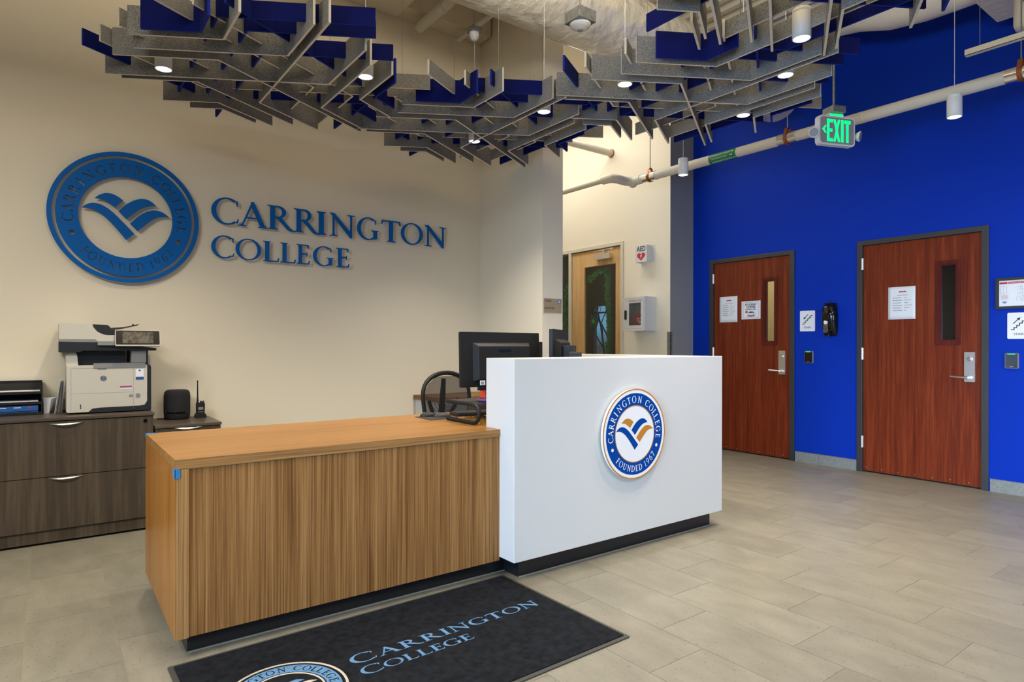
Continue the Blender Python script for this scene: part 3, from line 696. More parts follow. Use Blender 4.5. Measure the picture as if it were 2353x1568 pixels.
# green pipe label wrapped round the pipe
lb = thing('pipe_label', 'green condensate drain label wrapped round the white pipe', 'label', (PX, 3.833, PZ))
b_ = B(); b_.cyl((0, 0, 0), (0, -.30, 0), PR + .002, n_=32, cap=False); b_.obj('band', M['inkgreen'], lb)
def curved_text(s_, ang, h, x0, x1, parent):
    """letters printed on the pipe surface: u along -Y, v round the pipe"""
    o = text_mesh(s_, x0, x1, -h / 2, h / 2, 0, .0004, None, M['paper'], 'lettering')
    me = o.data; R_ = PR + .0024
    bm = bmesh.new(); bm.from_mesh(me); bmesh.ops.triangulate(bm, faces=bm.faces)
    for v in bm.verts:
        a = ang + v.co.y / R_; rr = R_ + v.co.z; u = v.co.x
        v.co = Vector((-rr * math.cos(a), -u, rr * math.sin(a)))
    bm.to_mesh(me); bm.free(); o.parent = parent
curved_text('CONDENSATE DRAIN', rad(22), .021, .012, .235, lb)
curved_text('CONDENSATE DRAIN', rad(-62), .021, .030, .250, lb)
curved_text('CONDENSATE DRAIN', rad(-20), .010, .030, .210, lb)
for a_, y0_ in ((rad(22), .245), (rad(-62), .26), (rad(-20), .235)):
    R_ = PR + .0026; v = []
    for du, dv in ((0, -.003), (.022, -.003), (.022, -.009), (.036, 0), (.022, .009), (.022, .003), (0, .003)):
        a = a_ + dv / R_; v.append((-R_ * math.cos(a), -(y0_ + du), R_ * math.sin(a)))
    B().add(v, [(0, 1, 5, 6), (2, 3, 4)]).obj('arrow', M['paper'], lb)

pp = thing('cross_pipe', 'short bare white pipe poking out of the corridor wall above the drain pipe', 'pipe', (CXW, 5.70, 3.66))
B().tube([(0, 0, 0), (-1.8, -.02, 0)], .042, n_=20).obj('pipe_run', M['canvas'], pp)
B().cyl((-.006, 0, 0), (0, 0, 0), .056, n_=24).obj('escutcheon', M['copper'], pp)
pp = thing('roof_drain_pipe', 'beige pipe crossing the dark ceiling bay at the top', 'pipe')
B().tube([(2.667, 5.01, 4.04), (2.667, 4.2, 4.04), (2.667, 3.6, 4.04)], .046, n_=18).obj('pipe_run', M['canvas'], pp)
B().tube([(3.075, 5.0, 4.05), (3.07, 4.0, 4.05)], .026, n_=14).obj('branch_pipe', M['canvas'], pp)
B().cyl((2.667, 4.55, 4.04), (2.667, 4.62, 4.04), .052, n_=18).obj('coupling', M['canvas'], pp)
cd = thing('conduit', 'thin bent grey conduit looping down in the dark ceiling bay', 'cable')
B().tube([(2.62, 4.0, 4.45), (2.66, 4.05, 4.2), (2.75, 4.15, 4.05), (2.93, 4.38, 3.98)], .008, n_=8).obj('cable_run', M['steel'], cd)

# ceiling sensors on junction boxes
def sensor(loc, s_, lab, dome):
    t = thing('ceiling_sensor', lab, 'sensor', loc)
    jb = B().box(-.055 * s_, .055 * s_, -.055 * s_, .055 * s_, .03, .03 + .055 * s_).obj('junction_box', M['steel'], t, bevel=.002)
    for sy in (-1, 1):
        for sx_ in (-.028, .028): B().cyl((sx_ * s_, sy * .055 * s_, .03 + .027 * s_), (sx_ * s_, sy * .0565 * s_, .03 + .027 * s_), .013 * s_, n_=14).obj('knockout', M['steel'], jb)
    if dome: B().lathe([(.0001, -.012), (.022, -.011), (.028, -.008), (.050, .002), (.062, .014), (.064, .024), (.054, .030)], n_=32).obj('dome', M['whitepaint'], t); B().lathe([(.0001, -.0195), (.012, -.018), (.019, -.011)], n_=20).obj('lens', M['printergrey'], t)
    else: B().lathe([(.0001, -.028), (.016, -.027), (.024, -.022), (.025, -.012), (.034, -.007), (.036, .010), (.037, .03)], n_=24).obj('dome', M['whitepaint'], t)
    B().cyl((0, 0, .03 + .05 * s_), (0, 0, DECK - loc[2] - .03), .006, n_=8).obj('stem', M['steel'], t)
sensor((2.56, 2.775, 3.09), 1.22, 'white dome sensor under a square metal box in front of the foil duct', True)
sensor((2.56, 3.94, 3.50), .74, 'small white detector on a metal box in the dark ceiling bay', False)

# strut channel hung on wires
t = thing('strut_channel', 'light metal strut channel hanging on wires at the upper right edge', 'channel', (5.0, 1.585, 3.155))
b_ = B().box(-.022, .022, -2.6, 0, 0, .003).box(-.022, -.019, -2.6, 0, 0, .042).box(.019, .022, -2.6, 0, 0, .042).box(-.022, -.010, -2.6, 0, .040, .042).box(.010, .022, -2.6, 0, .040, .042)
b_.obj('channel', M['canvas'], t)
for y in (-.08, -1.2): B().cyl((0, y, 0), (0, y, DECK - 3.155 - .02), .0022, n_=6).obj('wire', M['steel'], t)

# ---------------------------------------------------------------- exit sign, turned toward the camera
t = thing('exit_sign', 'green lit EXIT sign with two emergency lamp heads hanging before the blue wall', 'exit sign', (4.55, 2.235, 2.735), 'Y', rad(-21.6))
B().rbox(-.155, .155, -.105, .105, -.03, .012, .028).obj('housing', M['whitepaint'], t, bevel=.004)
B().rbox(-.143, .143, -.092, .092, .012, .014, .02).obj('face', M['printergrey'], t)
H_ = .158; y0 = -.080
def blk(x0, x1, a, b_, bb): bb.box(x0, x1, y0 + a * H_, y0 + b_ * H_, .014, .016)
lt = B()
blk(-.088, -.070, 0, 1, lt); blk(-.088, -.040, .86, 1, lt); blk(-.088, -.044, .44, .57, lt); blk(-.088, -.040, 0, .13, lt); lt.obj('letter', M['green'], t)
lt = B().prism([(-.034, y0), (-.018, y0), (.022, y0 + H_), (.006, y0 + H_)], .014, .016).prism([(.006, y0), (.022, y0), (-.018, y0 + H_), (-.034, y0 + H_)], .014, .0162); lt.obj('letter', M['green'], t)
lt = B(); blk(.032, .051, 0, 1, lt); lt.obj('letter', M['green'], t)
lt = B(); blk(.076, .095, 0, 1, lt); blk(.059, .112, .86, 1, lt); lt.obj('letter', M['green'], t)
B().prism([(-.130, 0.004), (-.104, .030), (-.094, .030), (-.112, .004), (-.094, -.024), (-.104, -.024)], .014, .016).obj('arrow', M['green'], t)
B().box(-.135, -.125, -.101, -.098, .0, .0135).obj('test_light', M['redled'], t)
B().rbox(-.065, .065, .105, .128, -.028, .004, .01).obj('canopy', M['whitepaint'], t); B().box(-.055, .055, .108, .122, .004, .0055).obj('glow_strip', M['green'], t)
jb = B().box(-.055, .055, .128, .175, -.07, .035).obj('junction_box', M['steel'], t, bevel=.002)
for x in (-.03, 0, .03): B().cyl((x, .15, .035), (x, .15, .037), .010, n_=12).obj('knockout', M['steel'], jb)
b_ = B().cyl((0, .175, -.02), (0, DECK - 2.735 - .02, -.02), .0075, n_=10)
for i in range(60): b_.cyl((0, .19 + i * .012, -.02), (0, .196 + i * .012, -.02), .0092, n_=8, cap=False)
b_.obj('flexible_conduit', M['steel'], t)
for s_ in (-1, 1):
    o = B().lathe([(.0001, -.026), (.020, -.024), (.032, -.010), (.038, .004), (.035, .008), (.0001, .009)], n_=24).obj('lamp_head', M['whitepaint'], t, (s_ * (.192 if s_ > 0 else .186), -.024, .012 if s_ > 0 else .0), (rad(12), rad(34 if s_ > 0 else -48), 0))
    B().lathe([(.030, .0092), (.0001, .0095)], n_=20).obj('lamp_lens', M['printergrey'], o)
    B().tube([(s_ * .15, -.02, -.01), (s_ * .185, -.022, -.006)], .010, n_=10).obj('lamp_arm', M['whitepaint'], t)

# ================================================================== WALL EMBLEM AND LETTERING
t = thing('round_emblem', 'large round blue emblem with cut-out ring lettering on the cream wall', 'sign', (.4365, WY, 2.0675), 'Y')
R_ = .449; ZO0, ZO1 = .030, .040
B().annulus(R_ * .937, R_, ZO0, ZO1).obj('outer_ring', M['signblue'], t)
B().annulus(R_ * .620, R_ * 1.003, ZO0 - .003, ZO0 - .0005).obj('backing_edge', M['acrylic'], t) if False else None
# middle band with real cut-outs
lets = scalep(ring_letters(TOPTXT, .753, .138, False, 1.0) + ring_letters(BOTTXT, .765, .125, True, .95), R_)
for a in (-157, -23.7):
    lets.append([(R_ * (.76 * math.cos(rad(a)) + .036 * math.cos(rad(k))), R_ * (.76 * math.sin(rad(a)) + .036 * math.sin(rad(k)))) for k in range(0, 360, 24)])
def band_with_holes(r0, r1, polys, z0, z1):
    co = []; ed = []; fa = []; N_ = 120
    for r in (r0, r1):
        k = len(co); co += [Vector((r * math.cos(2 * PI * i / N_), r * math.sin(2 * PI * i / N_))) for i in range(N_)]
        ed += [(k + i, k + (i + 1) % N_) for i in range(N_)]
    for p in polys:
        k = len(co); q_ = p
        if sum(p[i][0] * p[(i + 1) % len(p)][1] - p[(i + 1) % len(p)][0] * p[i][1] for i in range(len(p))) < 0: q_ = p[::-1]
        co += [Vector(v) for v in q_]; fa.append(list(range(k, k + len(q_))))
    vo, eo, fo, ov, oe, of = delaunay_2d_cdt(co, ed, fa, 0, 1e-6)
    tri = []
    for f, src in zip(fo, of):
        c_ = sum((vo[i] for i in f), Vector((0, 0))) / len(f)
        if not src and r0 * .9995 < c_.length < r1 * .9999: tri.append(tuple(f))
    b_ = B(); n_ = len(vo)
    vs = [(v.x, v.y, z1) for v in vo] + [(v.x, v.y, z0) for v in vo]
    fs = list(tri) + [tuple(i + n_ for i in reversed(f)) for f in tri]
    cnt = {}
    for f in tri:
        for a, c_ in zip(f, f[1:] + f[:1]): cnt[(a, c_)] = 1
    for (a, c_) in cnt:
        if (c_, a) not in cnt: fs.append((a, a + n_, c_ + n_, c_))
    b_.add(vs, fs); return b_
band_with_holes(R_ * .620, R_ * .898, lets, ZO0, ZO1).obj('letter_band', M['signblue'], t)
for p in scalep(EMB, R_): B().prism(p, ZO0, ZO1).obj('emblem_leaf', M['signblue'], t)
for a in range(0, 360, 45):
    for r in (.76, .968): B().cyl((R_ * r * math.cos(rad(a + 11)), R_ * r * math.sin(rad(a + 11)), .0005), (R_ * r * math.cos(rad(a + 11)), R_ * r * math.sin(rad(a + 11)), ZO0), .004, n_=8).obj('standoff', M['steel'], t)

t = thing('wall_lettering', 'blue raised CARRINGTON COLLEGE letters in two lines on the cream wall', 'sign', (0, WY, 0), 'Y')
def wall_line(chars, z0, h, first=1.0):
    for k, (ch, x0, x1) in enumerate(chars):
        ps, w_ = glyph(ch); xs = [x for p in ps for x, y in p]; a, c_ = min(xs), max(xs)
        b_ = B(); hh = h * (first if k == 0 else .955)
        for i, p in enumerate(ps):
            b_.prism([(x0 + (x - a) / (c_ - a) * (x1 - x0), z0 + y * hh) for x, y in p], .028, .040 + .00004 * i)
        b_.cyl(((x0 + x1) / 2 - .0, z0 + hh * .5, 0), ((x0 + x1) / 2, z0 + hh * .5, .028), .003, n_=6) if ch in 'INEFHT' else None
        b_.obj('letter', M['signblue'], t)
wall_line([('C', .971, 1.163), ('A', 1.158, 1.378), ('R', 1.373, 1.592), ('R', 1.578, 1.792), ('I', 1.762, 1.840), ('N', 1.868, 2.092), ('G', 2.110, 2.305), ('T', 2.330, 2.515), ('O', 2.520, 2.736), ('N', 2.755, 2.985)], 2.099, .196, 1.0)
wall_line([('C', .971, 1.132), ('O', 1.141, 1.326), ('L', 1.340, 1.464), ('L', 1.473, 1.594), ('E', 1.601, 1.707), ('G', 1.733, 1.905), ('E', 1.927, 2.042)], 1.843, .166, 1.0)

# ================================================================== RECEPTION DESK
dk = thing('reception_desk', 'low oak veneer reception desk with zebra-grain front and black toe kick', 'desk')
B().box(.381, 1.872, 2.62, 3.50, .721, .757).box(1.872, 3.32, 2.752, 3.50, .721, .757).obj('worktop', [M['oaktop']], dk)
B().box(.3815, 1.8715, 2.6185, 2.6215, .7205, .7565).obj('worktop_edge', M['oakedge'], dk)
B().box(.381, .427, 2.6205, 3.50, .083, .7208).obj('end_panel', M['oakside'], dk)
B().box(.3815, .4265, 2.6185, 2.6212, .083, .722).obj('end_panel_edge', M['oakleg'], dk)
B().box(.4275, 1.866, 2.626, 2.645, .083, .7205).obj('front_panel', M['zebra'], dk)
B().box(.432, 1.95, 2.686, 2.70, 0, .083).box(.432, .446, 2.70, 3.46, 0, .083).box(.432, 1.95, 3.44, 3.46, 0, .60).obj('toe_kick', M['black'], dk)
B().box(.434, 1.95, 2.680, 2.686, .0, .004).obj('floor_seal', M['grout'], dk)
# masking tape scraps
tp = B().box(.377, .397, 2.6165, 2.6183, .688, .723).box(.379, .3808, 2.6165, 2.66, .688, .723).obj('tape_strip', M['tape']); tag(tp, 'blue masking tape scrap on the front corner of the oak desk', 'tape')
tp = B().box(.379, .425, 3.472, 3.502, .7572, .7578).box(.3786, .3808, 3.472, 3.502, .743, .7578).obj('tape_strip', M['tape']); tag(tp, 'pale blue tape scrap on the back left corner of the oak desk', 'tape')

ct = thing('transaction_counter', 'tall white solid reception counter with round college emblem on its front', 'counter')
b_ = B(); b_.prism([(1.866, 2.50), (3.582, 2.50), (3.582, 4.02), (3.33, 4.02), (3.33, 2.75), (1.866, 2.75)], .100, 1.122)
b_.obj('body', M['white'], ct, bevel=.003)
B().box(1.938, 3.530, 2.560, 2.70, 0, .0995).box(3.39, 3.530, 2.70, 3.98, 0, .0995).obj('toe_kick', M['black'], ct)
B().box(1.939, 3.529, 2.553, 2.5595, 0, .004).obj('floor_seal', M['grout'], ct)
# coloured emblem on a standoff disc
t = thing('counter_emblem', 'round blue, white and gold college emblem plaque on the white counter', 'sign', (2.712, 2.50, .682), 'Y')
R_ = .259
B().cyl((0, 0, .012), (0, 0, .028), R_ - .001, n_=96, sm=False).obj('disc', M['logowhite'], t)
B().annulus(R_ * .972, R_, .0270, .0288).obj('gold_rim', M['gold'], t)
B().annulus(R_ * .636, R_ * .905, .028, .0286).obj('blue_band', M['logoblue'], t)
B().annulus(R_ * .618, R_ * .636, .028, .0288).obj('gold_rim', M['gold'], t)
def ring_parts(r_, h_, inward, ws, pairs, k, z0, z1, mt, par, c=(0, 0)):
    for pr_ in pairs:
        b_ = B()
        for i, p in enumerate(scalep(ring_letters([pr_], r_, h_, inward, ws), k, c)): b_.prism(p, z0, z1 + .00001 * i)
        b_.obj('letter', mt, par)
ring_parts(.766, .150, False, .95, TOPTXT, R_, .0284, .0290, M['logowhite'], t); ring_parts(.77, .135, True, .92, BOTTXT, R_, .0284, .0290, M['logowhite'], t)
for a in (-157, -23.7): B().cyl((R_ * .77 * math.cos(rad(a)), R_ * .77 * math.sin(rad(a)), .0284), (R_ * .77 * math.cos(rad(a)), R_ * .77 * math.sin(rad(a)), .0290), R_ * .038, n_=20).obj('dot', M['logowhite'], t)
for p, mm_ in zip(EMB, ('gold', 'logoblue', 'logoblue', 'gold')): B().prism(scalep([p], R_ * 1.03, (0, .0))[0], .028, .0288).obj('emblem_leaf', M[mm_], t)
B().cyl((0, 0, 0), (0, 0, .012), R_ * .5, n_=32).obj('standoff', M['printergrey'], t)

# ================================================================== FLOOR MAT
t = thing('door_mat', 'black entrance mat with blue college name and round logo before the desk', 'mat', (.352, 2.592, 0.0), 'Z', rad(1.1))
MW, MH = 1.534, .862
B().rbox(0, MW, -MH, 0, .0, .006, .004).obj('rubber_border', M['rubber'], t)
B().box(.018, MW - .018, -MH + .018, -.018, .003, .010).obj('pile', M['mat'], t)
def mat_line(chars, x0, y0, h, wtot, first=1.2, depth=(.0098, .0108)):
    adv = []
    for k, ch in enumerate(chars):
        ps, w_ = glyph(ch); adv.append((w_ + .07) * (first if k == 0 else 1))
    sc_ = wtot / (sum(adv) - .07); x = x0
    for k, ch in enumerate(chars):
        ps, w_ = glyph(ch); f = first if k == 0 else 1; b_ = B()
        for i, p in enumerate(ps): b_.prism([(x + px * sc_ * f, y0 + py * h * f) for px, py in p], depth[0], depth[1] + .00002 * i)
        b_.obj('letter', M['matblue'], t); x += adv[k] * sc_
mat_line('CARRINGTON', .545, -.408, .0585, .895)
mat_line('COLLEGE', .545, -.500, .0500, .475)
lc = (.290, -.440); R_ = .205
b_ = B().annulus(R_ * .965, R_, .0098, .0112, c=lc).annulus(R_ * .90, R_ * .945, .0098, .0106, c=lc); b_.mi = [0] * len(b_.f)
B().annulus(R_ * .955, R_, .0098, .0110, c=lc).obj('logo_ring', M['matcream'], t)
B().annulus(R_ * .66, R_ * .90, .0098, .0108, c=lc).obj('logo_band', M['matblue'], t)
B().annulus(R_ * .60, R_ * .635, .0098, .0108, c=lc).obj('logo_ring', M['matcream'], t)
ring_parts(.78, .155, False, 1.0, TOPTXT, R_, .0106, .0114, M['mat'], t, lc); ring_parts(.78, .14, True, .95, BOTTXT, R_, .0106, .0114, M['mat'], t, lc)
for p, mm_ in zip(EMB, ('matcream', 'matblue', 'matblue', 'matcream')): B().prism(scalep([p], R_ * .95, lc)[0], .0098, .0108).obj('emblem_leaf', M[mm_], t)
for a in (-157, -23.7): B().cyl((lc[0] + R_ * .78 * math.cos(rad(a)), lc[1] + R_ * .78 * math.sin(rad(a)), .0106), (lc[0] + R_ * .78 * math.cos(rad(a)), lc[1] + R_ * .78 * math.sin(rad(a)), .0114), .007).obj('logo_dot', M['mat'], t)

# ================================================================== FILE CABINETS
def bow_handle(x0, x1, z, parent):
    """crescent pull; z = height of its top edge"""
    n_ = 14; b_ = B(); top = []; bot = []
    for i in range(n_ + 1):
        u = -1 + 2 * i / n_; x = (x0 + x1) / 2 + u * (x1 - x0) / 2; k = 1 - u * u
        top.append((x, z, .002 + .022 * k)); bot.append((x, z - .020 * k - .002, .001 + .012 * k))
    vs = top + bot + [(p[0], p[1] - .002, p[2] - .004) for p in top] ; m_ = n_ + 1; fs = []
    for i in range(n_): fs += [(i, m_ + i, m_ + i + 1, i + 1), (i, i + 1, 2 * m_ + i + 1, 2 * m_ + i), (2 * m_ + i, 2 * m_ + i + 1, m_ + i + 1, m_ + i)]
    b_.add(vs, fs, 0, True); return b_.obj('handle', M['nickel'], parent)
CY = 4.62
def cabinet(label, x0, x1, top, nd, hx, ztops, splits, lockx):
    t = thing('file_cabinet', label, 'cabinet', (0, CY, 0), 'Y')
    th = top - .018
    B().box(x0 + .002, x1 - .002, .012, th, -.46, -.019).obj('carcass', M['lam'], t)
    B().box(x0, x1 + .002, th, top, -.475, .006).obj('top_board', M['lamtop'], t, bevel=.0015)
    B().box(x0 + .002, x1 - .002, .014, splits[0] - .002, -.03, -.012).obj('plinth', M['lam'], t)
    for i in range(nd):
        d = B().box(x0 + .004, x1 - .004, splits[i] + .002, splits[i + 1] - .002, -.018, 0).obj('drawer', M['lam'], t)
        bow_handle(hx[0], hx[1], ztops[i], d)
    B().cyl((lockx, top - .05, 0), (lockx, top - .05, .004), .011, n_=18).obj('lock', M['gloss'], t)
    return t
cabinet('wide dark laminate two drawer file cabinet under the printer', -.36, .549, .753, 2, (.003, .173), (.394, .718), (.085, .402, .731), .50)
cabinet('smaller dark laminate cabinet under the speaker and radio', .553, .951, .664, 2, (.667, .833), (.30, .643), (.085, .34, .643), .906)
t = thing('file_cabinet', 'dark laminate cabinet cut off by the left edge of the picture', 'cabinet', (0, CY, 0), 'Y')
B().box(-1.3, -.364, .012, .735, -.46, -.019).obj('carcass', M['lam'], t)
B().box(-1.3, -.362, .735, .753, -.475, .006).obj('top_board', M['lamtop'], t)
B().box(-1.29, -.368, .087, .733, -.018, 0).obj('drawer', M['lam'], t)

# ================================================================== PRINTER
t = thing('printer', 'cream and black multifunction printer with tilted touch screen on the cabinet', 'printer', (.10, 4.755, .753), 'Y')
# local x right, y up, z out.  base body
B().prism([(-.010, .016), (.0, .010), (.105, .010), (.125, .030), (.165, .034), (.375, .036), (.412, .042), (.426, .065), (.426, .305), (-.010, .305)], -.30, .0).obj('body', M['printer'], t, bevel=.003)
B().prism([(.108, .006), (.448, .006), (.448, .290), (.440, .305), (.4275, .305), (.4275, .065), (.413, .040), (.375, .0345), (.165, .0325), (.127, .028)], -.30, -.001).obj('black_skirt', M['printerdark'], t, bevel=.002)
for x in (.03, .42): B().cyl((x, 0, -.04), (x, .012, -.04), .015).cyl((x, 0, -.27), (x, .012, -.27), .015).obj('foot', M['black'], t)
for a in ((.013, .347, .285, .287), (.013, .347, .128, .1292), (.347, .3485, .02, .285), (.013, .0145, .01, .285)): B().box(a[0], a[1], a[2], a[3], -.002, .0004).obj('seam', M['printergrey'], t)
B().rbox(.13, .415, .287, .318, -.12, .004, .005).obj('front_bar', M['printergrey'], t, bevel=.002)
B().rbox(.15, .20, .276, .286, -.002, .0006, .004).obj('door_latch', M['printergrey'], t)
B().cyl((.183, .222, 0), (.183, .222, .0015), .0175, n_=28).obj('logo_disc', M['steel'], t)
text_mesh('hp', .170, .196, .209, .234, .0015, .0022, t, M['inkblue'], 'logo_lettering').data.transform(Matrix.Shear('XY', 4, (0, 0)))
st = B().box(.360, .405, .208, .278, .0, .001).obj('service_sticker', M['paper'], t); B().box(.360, .405, .208, .226, .001, .0014).obj('sticker_band', M['inkblue'], st); B().cyl((.382, .268, .001), (.382, .268, .0014), .006).obj('sticker_mark', M['inkblue'], st)
st = B().box(.272, .338, .150, .172, .0, .001).obj('asset_sticker', M['paper'], t); B().box(.272, .338, .159, .166, .001, .0014).obj('sticker_band', M['purple'], st); B().box(.272, .338, .167, .171, .001, .0014).obj('sticker_band', M['inkred'], st)
B().cyl((.372, .106, 0), (.372, .106, .003), .012, n_=22).annulus(.010, .013, 0, .004, c=(.372, .106), n_=24).obj('power_button', M['printergrey'], t)
B().rbox(.322, .345, .096, .113, 0, .0012, .006).obj('paper_gauge', M['printergrey'], t)
B().box(.060, .066, .048, .060, 0, .001).box(.060, .066, .034, .044, 0, .001).obj('level_window', M['black'], t)
# upper throat
B().prism([(.0, .305), (.052, .305), (.046, .372), (.04, .388), (.0, .388), (-.012, .370), (-.012, .305)], -.29, -.02).obj('left_pillar', M['printer'], t, bevel=.003)
B().box(.05, .31, .305, .392, -.29, -.09).obj('output_bay', M['printerdark'], t)
B().box(.335, .42, .318, .405, -.29, -.004).obj('right_pillar', M['printergrey'], t, bevel=.003)
B().box(.42, .432, .30, .40, -.29, -.03).obj('rear_pillar', M['printerdark'], t)
# scanner
B().prism([(-.048, .388), (.06, .388), (.078, .402), (.47, .402), (.478, .412), (.478, .418), (-.048, .455)] if False else [(-.048, .388), (.058, .388), (.075, .398), (.475, .398), (.478, .415), (.15, .452), (-.048, .455)], -.31, .010).obj('scanner_base', M['printerdark'], t, bevel=.002)
B().box(-.046, .150, .453, .468, -.31, .009).obj('scanner_trim', M['printergrey'], t)
lid = [(-.048, .467), (-.048, .568), (.122, .568), (.130, .545), (.150, .518), (.178, .502), (.205, .497), (.245, .497), (.245, .455), (.150, .455), (.140, .467)]
B().prism(lid, -.31, .011).obj('scanner_lid', M['printer'], t, bevel=.003)
B().prism([(.124, .565), (.205, .562), (.218, .550), (.222, .535), (.245, .535), (.245, .499), (.205, .499), (.178, .504), (.150, .520), (.132, .545)], -.30, .004).obj('document_feeder', M['printerdark'], t, bevel=.002)
B().prism([(.130, .532), (.225, .545), (.30, .552), (.37, .570), (.385, .573), (.37, .562), (.30, .543), (.225, .533)], -.26, -.02).obj('feeder_tray', M['plastic2'], t)
B().box(.352, .362, .56, .574, -.16, -.13).obj('paper_stop', M['plastic'], t)
B().rbox(.150, .245, .432, .458, .0, .035, .004).obj('card_slot', M['printergrey'], t)
# tilted touch panel
dp = B().rbox(-.126, .126, -.052, .052, -.012, .006, .006).obj('display', M['printer'], t, (.368, .478, .042), (rad(-16), 0, 0), bevel=.002)
B().rbox(-.122, .122, -.044, .049, .006, .0075, .004).obj('bezel', M['gloss'], dp)
B().box(-.086, .086, -.036, .040, .0075, .008).obj('touch_screen', M['screen'], dp)

# desk things beside the printer
t = thing('letter_tray', 'black mesh letter tray stack with papers and blue folders left of the printer', 'tray', (-.19, 5.0, .753))
b_ = B()
for z in (.004, .068, .132, .19):
    b_.box(-.16, .16, -.12, .08, z - .002, z + .001) if z < .19 else None
    b_.box(-.16, -.157, -.12, .08, z - .002, z + .016).box(.157, .16, -.12, .08, z - .002, z + .016).box(-.16, .16, .077, .08, z - .002, z + .016)
    if z < .19: b_.box(-.16, .16, -.122, -.118, z - .002, z + .014)
for x in (-.158, .158):
    for y in (-.118, .078): b_.box(x - .003, x + .003, y - .003, y + .003, 0, .192)
b_.obj('tray_frame', M['plastic'], t)
B().box(-.157, .157, .070, .076, .0, .19).obj('tray_back', M['mesh'], t)
B().box(.1565, .1585, -.115, .077, .02, .19).obj('tray_side', M['mesh'], t)
def sheetstack(z, n_, mt, lab, dx=0.0, nm='paper_stack'):
    b_ = B()
    for i in range(n_): b_.box(-.150 + random.uniform(-.003, .003), .148 + dx + random.uniform(-.004, .004), -.114, .066, z + i * .0042, z + i * .0042 + .0030)
    o = b_.obj(nm, mt, None, (-.19, 5.0, .753)); tag(o, lab, 'paper'); return o
sheetstack(.134, 3, M['paper'], 'white papers in the top tray of the black letter tray')
sheetstack(.071, 4, M['paper'], 'white papers in the middle tray of the black letter tray', -.008)
o = B().box(-.150, .140, -.119, .064, .018, .022).box(-.150, .140, -.119, .064, .026, .058).obj('folder', M['inkblue'], None, (-.19, 5.0, .753)); tag(o, 'bright blue folders in the bottom of the black letter tray', 'folder')
f_ = o
for x in (-.05, .02): B().box(x, x + .035, -.1195, -.119, .046, .050).obj('folder_print', M['paper'], f_)
B().box(.09, .112, -.1195, -.119, .046, .051).obj('folder_mark', M['inkred'], f_)
t = thing('envelope_bundle', 'fan of white envelopes standing between letter tray and printer', 'envelopes', (-.02, 5.0, .753))
for i in range(11):
    B().prism([(-.004 - .0005 * i, 0), (.022 + .0005 * i, .0), (.034 + .003 * i, .098), (-.006 - .0006 * i, .096)], 0, .0014).obj('envelope', M['paper'], t, (.002, -.06 + .009 * i, 0), (rad(90), 0, 0))
t = thing('binder', 'stack of grey white leaflets leaning against the left side of the printer', 'papers', (.054, 4.99, .753))
for i in range(7):
    B().box(0, .0022, -.10 + .01 * i, .05, 0, .215 - .01 * (i % 3)).obj('leaflet', [M['paper'], M['inkgrey']][i % 3 == 2], t, (-.022 + .006 * i, 0, 0), (0, rad(8 - .8 * i), 0))
t = thing('smart_speaker', 'round black cloth speaker on the smaller cabinet', 'speaker', (.735, 4.985, .664))
B().lathe([(.0001, 0), (.070, 0), (.080, .010), (.084, .05), (.084, .165), (.080, .190), (.070, .203), (.055, .208), (.0001, .208)], n_=40).obj('cloth_body', M['cloth'], t)
b_ = B()
for i in range(14):
    a = rad(-145 + 8.2 * i); b2 = rad(-145 + 8.2 * (i + 1)); r_ = .0852
    b_.add([(r_ * math.cos(a), r_ * math.sin(a), .045), (r_ * math.cos(b2), r_ * math.sin(b2), .045), (r_ * math.cos(b2), r_ * math.sin(b2), .056), (r_ * math.cos(a), r_ * math.sin(a), .056)], [(0, 1, 2, 3)])
b_.obj('front_slot', M['gloss'], t)
B().lathe([(.0001, .2085), (.052, .2085), (.054, .2075)], n_=32).obj('top_cap', M['plastic2'], t)
B().tube([(-.07, .04, .005), (-.10, .03, .003), (-.115, .06, .003)], .003, n_=8).obj('power_cord', M['plastic'], t)
t = thing('walkie_talkie', 'black two-way radio with a tall antenna standing in its charger', 'radio', (.885, 4.985, .664))
B().prism([(-.036, 0), (.036, 0), (.037, .012), (.030, .030), (-.030, .030), (-.037, .012)], -.03, .03).obj('charging_dock', M['plastic'], t, rot=(rad(90), 0, 0), bevel=.003)
B().prism([(-.026, .012), (.026, .012), (.028, .09), (.027, .108), (-.027, .108), (-.028, .09)], -.016, .018).obj('radio_body', M['plastic'], t, rot=(rad(90), 0, 0), bevel=.003)
B().box(-.016, .016, -.0195, -.018, .058, .076).obj('display', M['printergrey'], t)
B().box(-.017, .017, -.0195, -.018, .080, .083).box(-.017, .017, -.0195, -.018, .088, .091).box(-.017, .017, -.0195, -.018, .096, .099).obj('speaker_slots', M['plastic2'], t)
for x in (-.012, 0, .012): B().box(x - .004, x + .004, -.0195, -.018, .040, .045).obj('key', M['printergrey'], t)
B().cyl((-.018, 0, .106), (-.018, 0, .14), .0075, .006, n_=10).cyl((-.018, 0, .14), (-.018, 0, .262), .0055, .0035, n_=10).sphere((-.018, 0, .262), .005, .005, .007, 8, 6).obj('antenna', M['plastic'], t)
for x in (.004, .019): B().cyl((x, 0, .106), (x, 0, .120), .006, n_=12).obj('dial', M['plastic'], t)

